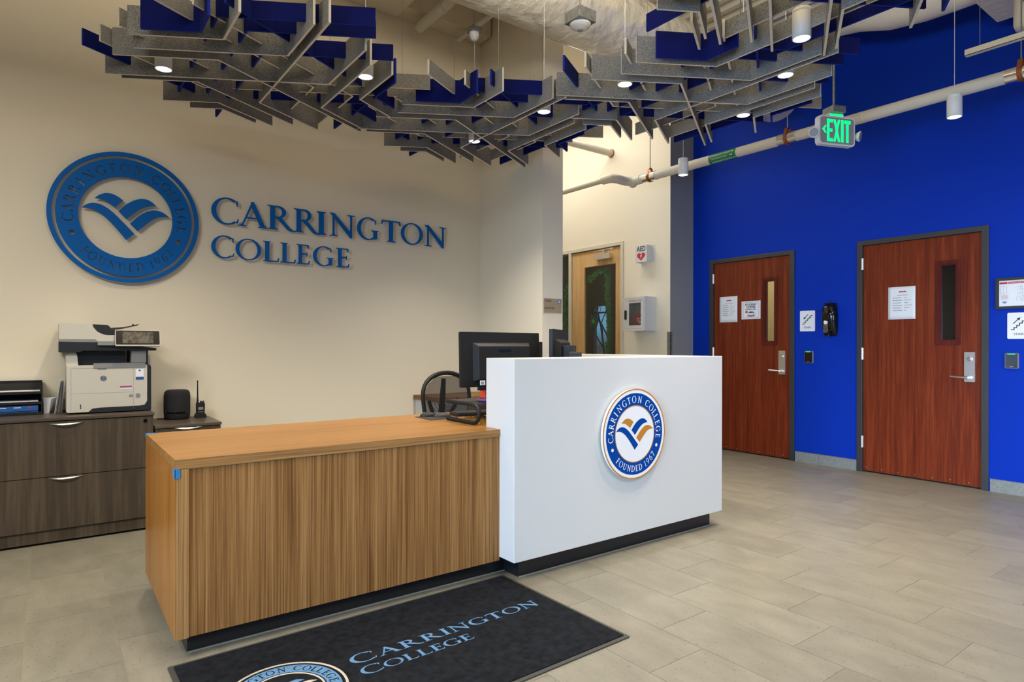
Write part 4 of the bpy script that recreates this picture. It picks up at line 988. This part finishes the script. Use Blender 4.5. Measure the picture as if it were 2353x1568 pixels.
# ================================================================== BEHIND THE COUNTER
# small side counter against the wall
t = thing('side_counter', 'light side cabinet with a wooden top behind the mesh chair', 'cabinet', (0, 4.66, 0), 'Y')
B().box(2.68, 3.38, .0, .705, -.43, 0).obj('carcass', M['whitepaint'], t)
B().box(2.66, 3.383, .705, .742, -.435, .012).obj('top_board', M['zebra'], t)
B().box(2.695, 3.02, .06, .69, 0, .016).obj('door_panel', M['printergrey'], t); B().box(3.03, 3.37, .06, .69, 0, .016).obj('door_panel', M['printergrey'], t)
B().cyl((2.97, .60, .016), (2.97, .60, .02), .011).obj('lock', M['nickel'], t)

def monitor(label, loc, extra, w_, h_, stand=True, tilt=0, base=.757):
    """screen faces local -z (away from us); we see the back at +z"""
    t = thing('monitor', label, 'monitor', loc, 'Y', extra)
    t.rotation_euler.rotate_axis('X', tilt)
    B().rbox(-w_ / 2, w_ / 2, -h_ / 2, h_ / 2, -.018, .004, .006).obj('screen_shell', M['plastic'], t, bevel=.003)
    B().box(-w_ / 2 + .012, w_ / 2 - .012, -h_ / 2 + .016, h_ / 2 - .012, -.0195, -.018).obj('screen', M['gloss'], t)
    a = w_ * .36; b0 = -h_ * .40; b1 = h_ * .31
    pts0 = [(-a, b0), (a, b0), (a, b1), (-a, b1)]; bb = B()
    vs = [(x, y, .004) for x, y in ((-a, b0), (a, b0), (a, b1), (-a, b1))] + [(x, y, .038) for x, y in ((-a * .9, b0 + .01), (a * .9, b0 + .01), (a * .9, b1 - .022), (-a * .9, b1 - .022))]
    bb.add(vs, [(4, 5, 6, 7), (0, 1, 5, 4), (1, 2, 6, 5), (2, 3, 7, 6), (3, 0, 4, 7)]); bb.obj('back_cover', M['plastic'], t, bevel=.004)
    B().rbox(-.045, .045, b1 - .058, b1 - .040, .036, .0388, .008).obj('vent_slot', M['gloss'], t)
    if stand:
        B().box(-.04, .04, -(loc[2] - base) + .012, 0, .0385, .060).obj('neck', M['plastic2'], t); B().rbox(-.11, .11, -(loc[2] - base) + .001, -(loc[2] - base) + .012, -.07, .11, .004).obj('stand_base', M['plastic2'], t)
    return t
DTOP = .757
# the first one
t = monitor('large black monitor seen from behind left of the white counter', (2.145, 3.0, 1.108), 0, .566, .315, tilt=rad(-2), base=.873)
B().box(-.18, -.145, -.146, -.120, .038, .0395).obj('barcode_sticker', M['paper'], t)
B().box(-.173, -.155, -.143, -.126, .0395, .040).obj('barcode', M['inkgrey'], t)
monitor('second black monitor showing only its edge behind the large one', (2.515, 3.40, 1.055), 0, .53, .32)
t = monitor('small black monitor seen edge on above the white counter by the wall plaque', (2.625, 3.03, 1.130), rad(38), .50, .32)
B().box(-.12, .12, -.14, .06, .038, .085).obj('cable_box', M['plastic'], t, bevel=.003)
B().box(-.16, -.06, -.15, .02, .085, .15).obj('mini_computer', M['plastic2'], t, bevel=.004)
B().tube([(-.02, .0, .09), (-.01, -.04, .12), (-.03, -.09, .13), (-.02, -.14, .11)], .004, n_=8).obj('cable', M['whitepaint'], t)

# office chair
ch = thing('office_chair', 'black mesh back swivel chair behind the oak desk', 'chair', (2.33, 3.94, 0), 'Z', rad(14)); ch.scale = (.87, .87, .985)
arc = []
for a in range(0, 181, 12): arc.append((.27 * math.cos(rad(a)) * (1.0), 0.02 * math.sin(rad(a)), .83 + .175 * math.sin(rad(a)) ** .8))
arc = [(.215, -.03, .50), (.25, -.01, .68)] + arc + [(-.25, -.01, .68), (-.215, -.03, .50)]
B().tube(arc, .017, n_=10, rs=[.017] * len(arc)).tube([(.215, -.03, .50), (-.215, -.03, .50)], .017).obj('back_frame', M['plastic'], ch)
vs = []; fs = []
for i in range(11):
    v_ = i / 10; z = .50 + (.98 - .50) * v_
    wd = .215 + .05 * math.sin(v_ * 2.0) if z < .83 else .27 * math.sqrt(max(0, 1 - ((z - .83) / .175) ** 2))
    for j in range(9):
        u_ = -1 + j / 4; vs.append((u_ * wd, .035 * (1 - u_ * u_) - .01, z))
for i in range(10):
    for j in range(8): fs.append((i * 9 + j, i * 9 + j + 1, i * 9 + j + 10, i * 9 + j + 9))
B().add(vs, fs, 0, True).obj('mesh_back', M['mesh'], ch)
sp = B().tube([(0, .06, .42), (0, .085, .55), (0, .06, .75), (0, .04, .96)], .03, rs=[.035, .032, .028, .02])
for s_ in (-1, 1): sp.tube([(0, .07, .62), (s_ * .10, .06, .70), (s_ * .17, .035, .80)], .016)
sp.obj('spine', M['plastic'], ch)
rb = B()
for i in range(11):
    a = rad(-60 + 12 * i); rb.tube([(0, .05, .66), (.19 * math.sin(a), .035, .66 + .13 * math.cos(a) + .02)], .0022, n_=5)
rb.obj('lumbar_ribs', M['plastic'], ch)
B().rbox(-.25, .25, -.46, .0, .44, .50, .06).obj('seat', M['cloth'], ch, bevel=.015)
B().cyl((0, -.22, .10), (0, -.22, .44), .025).cyl((0, -.22, .40), (0, -.22, .44), .08).obj('gas_lift', M['plastic2'], ch)
for k in range(5):
    a = rad(72 * k + 18); c_, s_ = math.cos(a), math.sin(a)
    lg = B().tube([(0, -.22, .12), (.16 * c_, -.22 + .16 * s_, .10), (.30 * c_, -.22 + .30 * s_, .065)], .02, rs=[.028, .022, .018]).obj('leg', M['plastic'], ch)
    B().cyl((.30 * c_ - .012, -.22 + .30 * s_, .030), (.30 * c_ + .012, -.22 + .30 * s_, .030), .029).obj('caster', M['plastic'], lg)
for s_ in (-1, 1):
    B().tube([(s_ * .24, -.2, .45), (s_ * .29, -.2, .50), (s_ * .29, -.2, .66)], .014).rbox(s_ * .29 - .035, s_ * .29 + .035, -.33, -.08, .66, .685, .02).obj('armrest', M['plastic'], ch)

# things on the desk
o = B().prism([(0, 0), (.075, -.06), (.27, .02), (.20, .09), (.06, .235), (.0, .21)] if False else [(0, .0), (.20, .028), (.205, .05), (.19, .215), (.008, .205)], 0, .003).obj('mouse_pad', M['plastic2'], None, (1.765, 3.165, DTOP)); tag(o, 'dark grey mouse pad near the back edge of the oak desk', 'mouse pad')
def mouse(loc, rz, lab, mt):
    t = thing('computer_mouse', lab, 'mouse', loc, 'Z', rz)
    B().sphere((0, 0, 0), .031, .055, .027, 20, 10, a0=0).obj('shell', M[mt], t)
    B().box(-.003, .003, .012, .034, .018, .026).obj('scroll_wheel', M['printergrey'], t)
mouse((1.90, 3.268, DTOP + .003), rad(70), 'dark grey computer mouse on the mouse pad, nearer one', 'plastic2')
mouse((1.845, 3.335, DTOP + .003), rad(80), 'black wrist rest shaped mouse at the rear of the mouse pad', 'plastic')
t = thing('monitor_riser', 'black metal riser shelf with looped ends beside the white counter', 'monitor riser', (0, 0, DTOP + .0025))
for x in (1.853, 2.30):
    lp = [(x, 3.125, .009), (x, 2.86, .009), (x, 2.825, .014), (x, 2.803, .032), (x, 2.797, .058), (x, 2.803, .086), (x, 2.825, .102), (x, 2.86, .108), (x, 3.125, .108)]
    B().tube(lp, .011, n_=10).obj('loop_leg', M['plastic'], t)
B().rbox(1.845, 2.31, 2.83, 3.15, .108, .114, .02).obj('shelf', M['plastic2'], t)
t = thing('keyboard', 'black computer keyboard behind the black riser', 'keyboard', (1.985, 3.235, DTOP), 'Z', rad(-8))
B().rbox(0, .42, 0, .13, 0, .016, .01).obj('case', M['plastic'], t, bevel=.002)
kb = B()
for r in range(5):
    for c_ in range(20): kb.box(.010 + c_ * .020, .026 + c_ * .020, .010 + r * .023, .029 + r * .023, .016, .022)
kb.obj('keys', M['plastic2'], t)
o = B().prism([(0, 0), (.11, -.02), (.13, .05), (.02, .07)], 0, .0012).obj('card', M['purple'], None, (2.0, 3.13, DTOP)); tag(o, 'purple and white printed card on the desk behind the riser leg', 'card')
for i in range(4): B().box(.01 + i * .026, .02 + i * .026, .0, .052, .0012, .0016).obj('card_print', M['paper'], o)
t = thing('mustard_cloth', 'mustard yellow knitted cloth bunched under the black riser', 'cloth', (1.93, 2.95, DTOP))
vs = []; fs = []; random.seed(3)
for i in range(13):
    for j in range(13):
        x = -.05 + .20 * i / 12; y = -.10 + .22 * j / 12; ed_ = min(i, j, 12 - i, 12 - j)
        vs.append((x, y, 0 if ed_ == 0 else .006 + .022 * abs(math.sin(i * 1.3 + .6 * j)) * min(1, ed_ / 2)))
for i in range(12):
    for j in range(12): fs.append((i * 13 + j, (i + 1) * 13 + j, (i + 1) * 13 + j + 1, i * 13 + j + 1))
B().add(vs, fs, 0, True).obj('knit', M['yarn'], t)
o = B().rbox(-.03, .06, -.03, .03, 0, .10, .012).obj('tissue_box', M['orange'], None, (2.335, 3.445, DTOP + .0455), bevel=.004); tag(o, 'bright orange red box between monitor and counter', 'box')
o = B().box(-.10, .07, -.05, .045, 0, .044).obj('paper_tray', M['plastic2'], None, (2.32, 3.445, DTOP + .0005)); tag(o, 'grey desk organiser under the orange box behind the counter', 'tray')
t = thing('spectacles', 'dark red rimmed dish lying on the riser shelf', 'dish', (1.968, 2.90, DTOP + .1175))
B().lathe([(.0001, 0), (.035, 0), (.055, .012), (.052, .013), (.033, .003), (.0001, .003)], n_=28).obj('dish', M['purple'], t)
t.name = 'small_dish'

# ================================================================== THINGS ON THE CORRIDOR WALL
t = thing('aed_cabinet', 'white defibrillator wall cabinet with a red case behind its window', 'cabinet', (CXW, 5.487, 0), 'X')
W0, W1 = 0.0, .345; Z0, Z1 = 1.370, 1.772; DP = .205
b_ = B().box(W0 + .006, W1 - .006, Z0 + .006, Z1 - .006, 0, .006).box(W0, W0 + .006, Z0, Z1, 0, DP - .002).box(W1 - .006, W1, Z0, Z1, 0, DP - .002).box(W0 + .006, W1 - .006, Z0, Z0 + .006, 0, DP - .002).box(W0 + .006, W1 - .006, Z1 - .006, Z1, 0, DP - .002)
b_.obj('shell', M['whitepaint'], t)
t.location = (CXW, 5.298, -.0)
a0, a1, b0, b1 = .097, .284, Z0 + .065, Z1 - .070
d = B()
for q_ in ((0, a0, Z0, Z1), (a1, W1, Z0, Z1), (a0, a1, Z0, b0), (a0, a1, b1, Z1)): d.box(q_[0] + (.0 if q_[0] else .0), q_[1], q_[2], q_[3], DP - .002, DP)
dd = d.obj('door', M['whitepaint'], t)
gr = B()
for q_ in ((.012, .333, Z0 + .024, Z0 + .026), (.012, .333, Z1 - .026, Z1 - .024), (.012, .014, Z0 + .024, Z1 - .024), (.331, .333, Z0 + .024, Z1 - .024)): gr.box(q_[0], q_[1], q_[2], q_[3], DP, DP + .0006)
gr.obj('door_seam', M['printergrey'], dd)
B().box(a0, a1, b0, b1, DP - .003, DP - .001).obj('pane', M['glass'], dd)
B().rbox(.028, .062, 1.508, 1.618, DP, DP + .006, .004).obj('handle', M['gloss'], dd)
text_mesh('DEFIBRILLATOR', .095, .300, Z1 - .058, Z1 - .038, DP, DP + .0008, dd, M['inkred'])
case = thing('defibrillator', 'red defibrillator case with a white heart inside the wall cabinet', 'defibrillator', (CXW, 5.298, 0), 'X')
B().rbox(.125, .315, Z0 + .012, Z0 + .205, .05, .165, .03).obj('case_body', M['redbag'], case, bevel=.006)
hp_ = []
for i in range(36):
    a = 2 * PI * i / 36; hp_.append((.230 + .0026 * 16 * math.sin(a) ** 3, Z0 + .125 + .0026 * (13 * math.cos(a) - 5 * math.cos(2 * a) - 2 * math.cos(3 * a) - math.cos(4 * a))))
B().prism(hp_, .165, .167).obj('heart', M['paper'], case)
hp2 = [(.230 + (x - .230) * .68, Z0 + .125 + (y - Z0 - .125) * .68) for x, y in hp_]
B().prism(hp2, .167, .168).obj('heart_centre', M['redbag'], case)
B().prism([(.238, Z0 + .158), (.220, Z0 + .122), (.231, Z0 + .122), (.222, Z0 + .090), (.245, Z0 + .130), (.233, Z0 + .130)], .168, .169).obj('bolt', M['paper'], case)

t = thing('aed_sign', 'small projecting AED heart sign on the cream corridor wall', 'sign', (CXW, 5.20, 2.300), 'X')
# V shaped sign: two faces meeting away from the wall
FWd = .165
p0, p1, p2 = (-.10, 0), (0.02, .13), (.125, 0.0)
fa_ = B().add([(p0[0], -.105, p0[1]), (p1[0], -.105, p1[1]), (p1[0], .105, p1[1]), (p0[0], .105, p0[1])], [(0, 1, 2, 3)])
t.location = (CXW, 5.102, 2.293)
bs = B().prism([(-.09, .0), (.085, .0), (.085, .004), (-.09, .004)], -.10, .10)
B().box(-.088, .085, -.100, .100, .10, .104).obj('front_face', M['whitepaint'], t)
B().box(.085, .088, -.100, .100, .0, .104).obj('side_flange', M['whitepaint'], t); B().box(-.091, -.088, -.100, .100, .0, .104).obj('side_flange', M['whitepaint'], t)
B().box(.085, .125, -.094, .105, 0, .003).obj('mounting_tab', M['whitepaint'], t)
text_mesh('AED', -.068, .068, .030, .090, .104, .105, t, M['ink'], bold=.02)
hp_ = [(0 + .0040 * 16 * math.sin(2 * PI * i / 40) ** 3, -.030 + .0034 * (13 * math.cos(2 * PI * i / 40) - 5 * math.cos(4 * PI * i / 40) - 2 * math.cos(6 * PI * i / 40) - math.cos(8 * PI * i / 40))) for i in range(40)]
B().prism(hp_, .104, .105).obj('heart', M['inkred'], t)
B().prism([(.012, .006), (-.014, -.030), (.0, -.030), (-.010, -.062), (.016, -.022), (.003, -.022)], .105, .1055).obj('bolt', M['paper'], t)

# garland and shamrock on the office door
def garland(lab, path, loc, n_):
    t = thing('garland', lab, 'garland', loc, 'X')
    b_ = B(); random.seed(n_)
    P = [Vector(p) for p in path]; seg = [(a, c_, (c_ - a).length) for a, c_ in zip(P, P[1:])]; tot = sum(s_[2] for s_ in seg)
    for i in range(n_):
        d = tot * i / n_; 
        for a, c_, L_ in seg:
            if d <= L_: p = a.lerp(c_, d / L_); break
            d -= L_
        p = p + Vector((random.gauss(0, .017), random.gauss(0, .017), random.uniform(0, .03)))
        a = random.uniform(0, 2 * PI); s_ = random.uniform(.018, .034); tz = random.uniform(-.6, .6) * s_
        u = Vector((math.cos(a), math.sin(a), random.uniform(-.5, .5))) * s_; w_ = Vector((-math.sin(a), math.cos(a), random.uniform(-.3, .6))) * s_ * .42
        b_.add([p, p + u * .5 + w_, p + u, p + u * .5 - w_], [(0, 1, 2, 3)])
    o = b_.obj('leaves', M['leaf'], t); o['kind'] = 'stuff'
    B().tube([tuple(p) for p in P], .004, n_=6).obj('garland_wire', M['leaf'], t)
garland('green leafy garland arched over the glass of the maple door', [(-.03, .02, 0), (.03, .0, 0), (.12, .03, 0), (.20, .09, 0), (.32, .085, 0), (.37, -.03, 0), (.35, -.2, 0), (.355, -.36, 0), (.385, -.70, 0), (.36, -.95, 0), (.37, -1.8, 0)], (CXW + .075, 6.17, 2.09), 2300)
garland('green leafy garland hanging behind the narrow side light', [(.10, 0, 0), (.06, -.4, 0), (.08, -.9, 0), (.05, -1.5, 0)], (CXW + .085, 6.72, 2.05), 900)
t = thing('shamrock_cutout', 'dark shamrock cutout stuck on the glass of the maple door', 'decoration', (CXW + .030, 6.055, 1.515), 'X')
M['clover'] = mat('clover_card', (0.035, 0.04, 0.03), 0.8)
b_ = B()
for a in (90, 205, 335):
    cx_, cy_ = .062 * math.cos(rad(a)), .062 * math.sin(rad(a)); q_ = rad(a + 90)
    for sg_ in (-1, 1): b_.cyl((cx_ + sg_ * .024 * math.cos(q_), cy_ + sg_ * .024 * math.sin(q_), 0), (cx_ + sg_ * .024 * math.cos(q_), cy_ + sg_ * .024 * math.sin(q_), .002 + .0003 * sg_ + .000005 * a), .033, n_=22, sm=False)
    b_.prism([(0, 0), (cx_ + .05 * math.cos(q_), cy_ + .05 * math.sin(q_)), (cx_ - .05 * math.cos(q_), cy_ - .05 * math.sin(q_))], 0, .001 + .000003 * a)
b_.prism([(-.008, 0), (.010, 0), (.0, -.10), (-.020, -.135)], 0, .002)
b_.obj('leaf_shape', M['clover'], t)
B().prism([(.030 * math.cos(2 * PI * i / 9) * (1 + .2 * math.sin(i * 2)), .034 * math.sin(2 * PI * i / 9)) for i in range(9)], .004, .005).obj('painted_heart', M['leaf'], t)

# ================================================================== SIGNS AND PAPERS
t = thing('room_plaque', 'taupe 100A RECEPTION room plaque on the column end', 'sign', (3.397, 4.138, 1.473), 'Y')
B().box(0, .198, 0, .122, .002, .008).obj('plate', M['taupe'], t)
text_mesh('100A', .012, .085, .092, .112, .008, .0088, t, M['ink']); text_mesh('RECEPTION', .008, .118, .032, .048, .008, .0088, t, M['ink'])
B().cyl((.172, .098, .008), (.172, .098, .009), .018, n_=28).obj('plaque_ring', M['logoblue'], t); B().cyl((.172, .098, .009), (.172, .098, .0094), .0125, n_=28).obj('plaque_disc', M['logowhite'], t)
for p in scalep(EMB, .019, (.172, .098)): B().prism(p, .0094, .0097).obj('emblem_leaf', M['logoblue'], t)

def stairs_sign(loc, up, lab):
    t = thing('stairs_sign', lab, 'sign', loc, 'X')
    B().rbox(0, .157, 0, .210, 0, .004, .010).obj('plate', M['paper'], t)
    st = B(); n_ = 6; s_ = .0175; x, y = .024, .070
    pts = []
    for i in range(n_):
        st.box(x + i * s_, x + (i + 1) * s_ + .004, y + i * s_ * .98, y + i * s_ * .98 + .0065, .004, .005)
        if i < n_ - 1: st.box(x + (i + 1) * s_ - .0005, x + (i + 1) * s_ + .006, y + i * s_ * .98, y + (i + 1) * s_ * .98 + .006, .004, .00502)
    st.obj('stair_symbol', M['ink'], t)
    a, c_ = Vector((.038, .122)), Vector((.085, .172))
    if not up: a, c_ = c_, a
    d = (c_ - a).normalized(); nn = Vector((-d.y, d.x)); m_ = c_ - d * .024
    B().prism([tuple(a + nn * .003), tuple(a - nn * .003), tuple(m_ - nn * .003), tuple(m_ - nn * .013), tuple(c_), tuple(m_ + nn * .013), tuple(m_ + nn * .003)], .004, .005).obj('arrow', M['ink'], t)
    text_mesh('STAIRS', .042, .117, .030, .048, .004, .005, t, M['ink'])
stairs_sign((BX, 3.416, 1.342), False, 'white STAIRS sign with a down arrow left of the soap dispenser')
stairs_sign((BX, 1.682, 1.251), True, 'white STAIRS sign with an up arrow at the right picture edge')

def schedule(loc, w_, h_, lab, curl):
    t = thing('notice', lab, 'paper', loc, 'X')
    vs = []; n_ = 8
    for j in range(n_ + 1):
        for i in range(n_ + 1):
            u, v = i / n_, j / n_; z = .002 + curl * (max(0, abs(u - .5) * 2 - .6)) ** 2 * (1 if u > .5 else .4) + .0015 * math.sin(v * 3)
            vs.append((u * w_, v * h_, z))
    b_ = B().add(vs, [(j * (n_ + 1) + i, j * (n_ + 1) + i + 1, (j + 1) * (n_ + 1) + i + 1, (j + 1) * (n_ + 1) + i) for j in range(n_) for i in range(n_)], 0, True)
    o = b_.obj('sheet', M['paper'], t); sd = o.modifiers.new('solid', 'SOLIDIFY'); sd.thickness = .0004
    random.seed(11)
    z0 = .0042
    def dashes(x0, x1, y, h, mt, nm):
        q_ = B(); x = x0
        while x < x1:
            L_ = random.uniform(.006, .018); q_.box(x, min(x + L_, x1), y - h * random.uniform(.4, .5), y + h * random.uniform(.4, .5), z0, z0 + .0004); x += L_ + .0022
        q_.obj(nm, mt, t)
    dashes(w_ * .40, w_ * .67, h_ * .845, .012, M['inkred'], 'heading')
    dashes(w_ * .34, w_ * .74, h_ * .74, .005, M['inkgrey'], 'subheading')
    for k in range(6):
        dashes(w_ * .17, w_ * (.48 + .04 * (k % 2)), h_ * (.66 - k * .077), .0065, M['inkgrey'], 'text_line')
        dashes(w_ * .60, w_ * (.68 + .05 * ((k * 3) % 5)), h_ * (.66 - k * .077), .005, M['inkgrey'], 'text_line')
    return t
schedule((BX + .010, 4.383, 1.461), .232, .293, 'white schedule sheet on the farther cherry door', .006)
schedule((BX + .010, 2.578, 1.436), .226, .296, 'white schedule sheet on the nearer cherry door', .008)
t = thing('coffee_notice', 'white student coffee notice with a cup drawing on the farther cherry door', 'paper', (BX + .010, 4.100, 1.488), 'X')
B().box(0, .232, 0, .200, .001, .0016).obj('sheet', M['paper'], t)
bd = B()
for q_ in ((.02, .212, .014, .017), (.02, .212, .183, .186), (.02, .023, .014, .186), (.209, .212, .014, .186)): bd.box(q_[0], q_[1], q_[2], q_[3], .0016, .0020)
bd.obj('border', M['inkgrey'], t)
text_mesh('STUDENT', .045, .185, .148, .172, .0016, .0022, t, M['ink'], bold=.03); text_mesh('COFFEE', .060, .172, .120, .144, .0016, .0022, t, M['ink'], bold=.03); text_mesh('DOWNSTAIRS', .048, .178, .100, .114, .0016, .0022, t, M['ink'], bold=.03)
B().cyl((.062, .080, .0016), (.062, .080, .0022), .014, n_=24).obj('red_dot', M['inkred'], t)
cu = B().prism([(.118 + .034 * math.cos(2 * PI * i / 24), .076 + .008 * math.sin(2 * PI * i / 24)) for i in range(24)], .0016, .0022)
for i in range(16):
    a, c_ = rad(180 + 11.25 * i), rad(180 + 11.25 * (i + 1))
    cu.prism([(.118 + .034 * math.cos(a), .070 + .040 * math.sin(a)), (.118 + .034 * math.cos(c_), .070 + .040 * math.sin(c_)), (.118 + .031 * math.cos(c_), .070 + .037 * math.sin(c_)), (.118 + .031 * math.cos(a), .070 + .037 * math.sin(a))], .0016, .0022)
cu.annulus(.010, .0125, .0016, .0022, c=(.158, .060), n_=20); cu.obj('cup_drawing', M['ink'], t)
B().prism([(.118 + .052 * math.cos(2 * PI * i / 24), .036 + .010 * math.sin(2 * PI * i / 24)) for i in range(24)], .0016, .00175).obj('saucer_drawing', M['inkgrey'], t)

def reader(loc, lab):
    t = thing('card_reader', lab, 'card reader', loc, 'X')
    B().rbox(0, .088, 0, .122, 0, .018, .008).obj('back_shell', M['printergrey'], t)
    B().rbox(.005, .083, .004, .119, .018, .024, .006).obj('face', M['gloss'], t)
    B().box(.018, .070, .111, .1165, .024, .0248).obj('status_light', M['led'], t)
    B().box(.034, .054, .012, .017, .024, .0245).obj('maker_mark', M['inkgrey'], t)
reader((BX, 3.362, 1.019), 'black card reader with a green light between the two cherry doors')
reader((BX, 1.694, 1.014), 'black card reader with a green light right of the nearer cherry door')

t = thing('soap_dispenser', 'glossy black wall dispenser between the two cherry doors', 'dispenser', (BX, 3.10, 1.29), 'X')
prof = [(0, .012), (.04, .030), (.10, .075), (.20, .088), (.28, .078), (.315, .055), (.328, .02)]
vs = []; fs = []; NN = 14
for (y, d) in prof:
    wv_ = .062 + .010 * math.sin(min(1, y / .3) * PI) - (.012 if y > .3 else 0) - (.008 if y < .02 else 0)
    for k in range(NN + 1):
        a = PI * k / NN; ca, sa = math.cos(a), math.sin(a)
        vs.append((-wv_ * (abs(ca) ** .7) * (1 if ca > 0 else -1), y, d * (sa ** .55)))
for i in range(len(prof) - 1):
    for k in range(NN): fs.append((i * (NN + 1) + k, i * (NN + 1) + k + 1, (i + 1) * (NN + 1) + k + 1, (i + 1) * (NN + 1) + k))
fs.append(tuple(range(NN, -1, -1))); fs.append(tuple((len(prof) - 1) * (NN + 1) + k for k in range(NN + 1)))
B().add(vs, fs, 0, True).obj('cover', M['gloss'], t)
B().box(-.062, .062, .004, .322, 0, .012).obj('back_plate', M['plastic'], t)
B().cyl((0, .322, .02), (0, .350, .02), .009, n_=12).obj('key_post', M['plastic'], t)
B().cyl((0, -.008, .05), (0, .012, .05), .016, n_=16).obj('nozzle', M['plastic'], t)
ws = B().rbox(-.024, .024, .03, .165, .0, .0015, .022)
o = ws.obj('sight_window', M['screen'], t, (-.012, 0, .084), (rad(-2), 0, 0)); B().rbox(-.018, .018, .115, .155, .0015, .0022, .016).obj('brand_label', M['paper'], o)

t = thing('evacuation_map', 'black framed evacuation map cut off by the right picture edge', 'framed map', (BX, 1.757, 1.492), 'X')
FW_, FH_ = .36, .252
b_ = B().box(0, FW_, 0, .022, 0, .022).box(0, FW_, FH_ - .022, FH_, 0, .022).box(0, .022, .022, FH_ - .022, 0, .022).box(FW_ - .022, FW_, .022, FH_ - .022, 0, .022)
b_.obj('frame', M['plastic2'], t, bevel=.002)
B().box(.02, FW_ - .02, .02, FH_ - .02, .004, .008).obj('sheet', M['paper'], t)
B().box(.024, FW_ - .024, FH_ - .050, FH_ - .034, .008, .0086).obj('red_banner', M['inkred'], t)
text_mesh('EVACUATION MAP', .075, .285, FH_ - .047, FH_ - .037, .0086, .0090, t, M['paper'])
mp_ = B(); random.seed(21)
for i in range(30):
    x, y = random.uniform(.13, .32), random.uniform(.055, .185); w_, h_ = random.uniform(.008, .035), random.uniform(.008, .025)
    for q_ in ((x, x + w_, y, y + .0009), (x, x + w_, y + h_, y + h_ + .0009), (x, x + .0009, y, y + h_), (x + w_, x + w_ + .0009, y, y + h_)): mp_.box(q_[0], q_[1], q_[2], q_[3], .008, .0084)
mp_.obj('floor_plan', M['inkgrey'], t)
lg = B()
for q_ in ((.032, .072, .185, .1865), (.032, .072, .120, .1215), (.032, .0335, .12, .186), (.0705, .072, .12, .186), (.050, .051, .12, .186)): lg.box(q_[0], q_[1], q_[2], q_[3], .008, .0084)
lg.obj('legend_box', M['inkgrey'], t)
rd = B()
for k in range(5): rd.box(.034, .034 + .05 - .006 * (k % 2), .108 - k * .007, .110 - k * .007, .008, .0084)
rd.obj('red_text', M['inkred'], t)
for p in scalep(EMB, .032, (.058, .052)): B().prism(p, .008, .0086).obj('emblem_leaf', M['logoblue'], t)
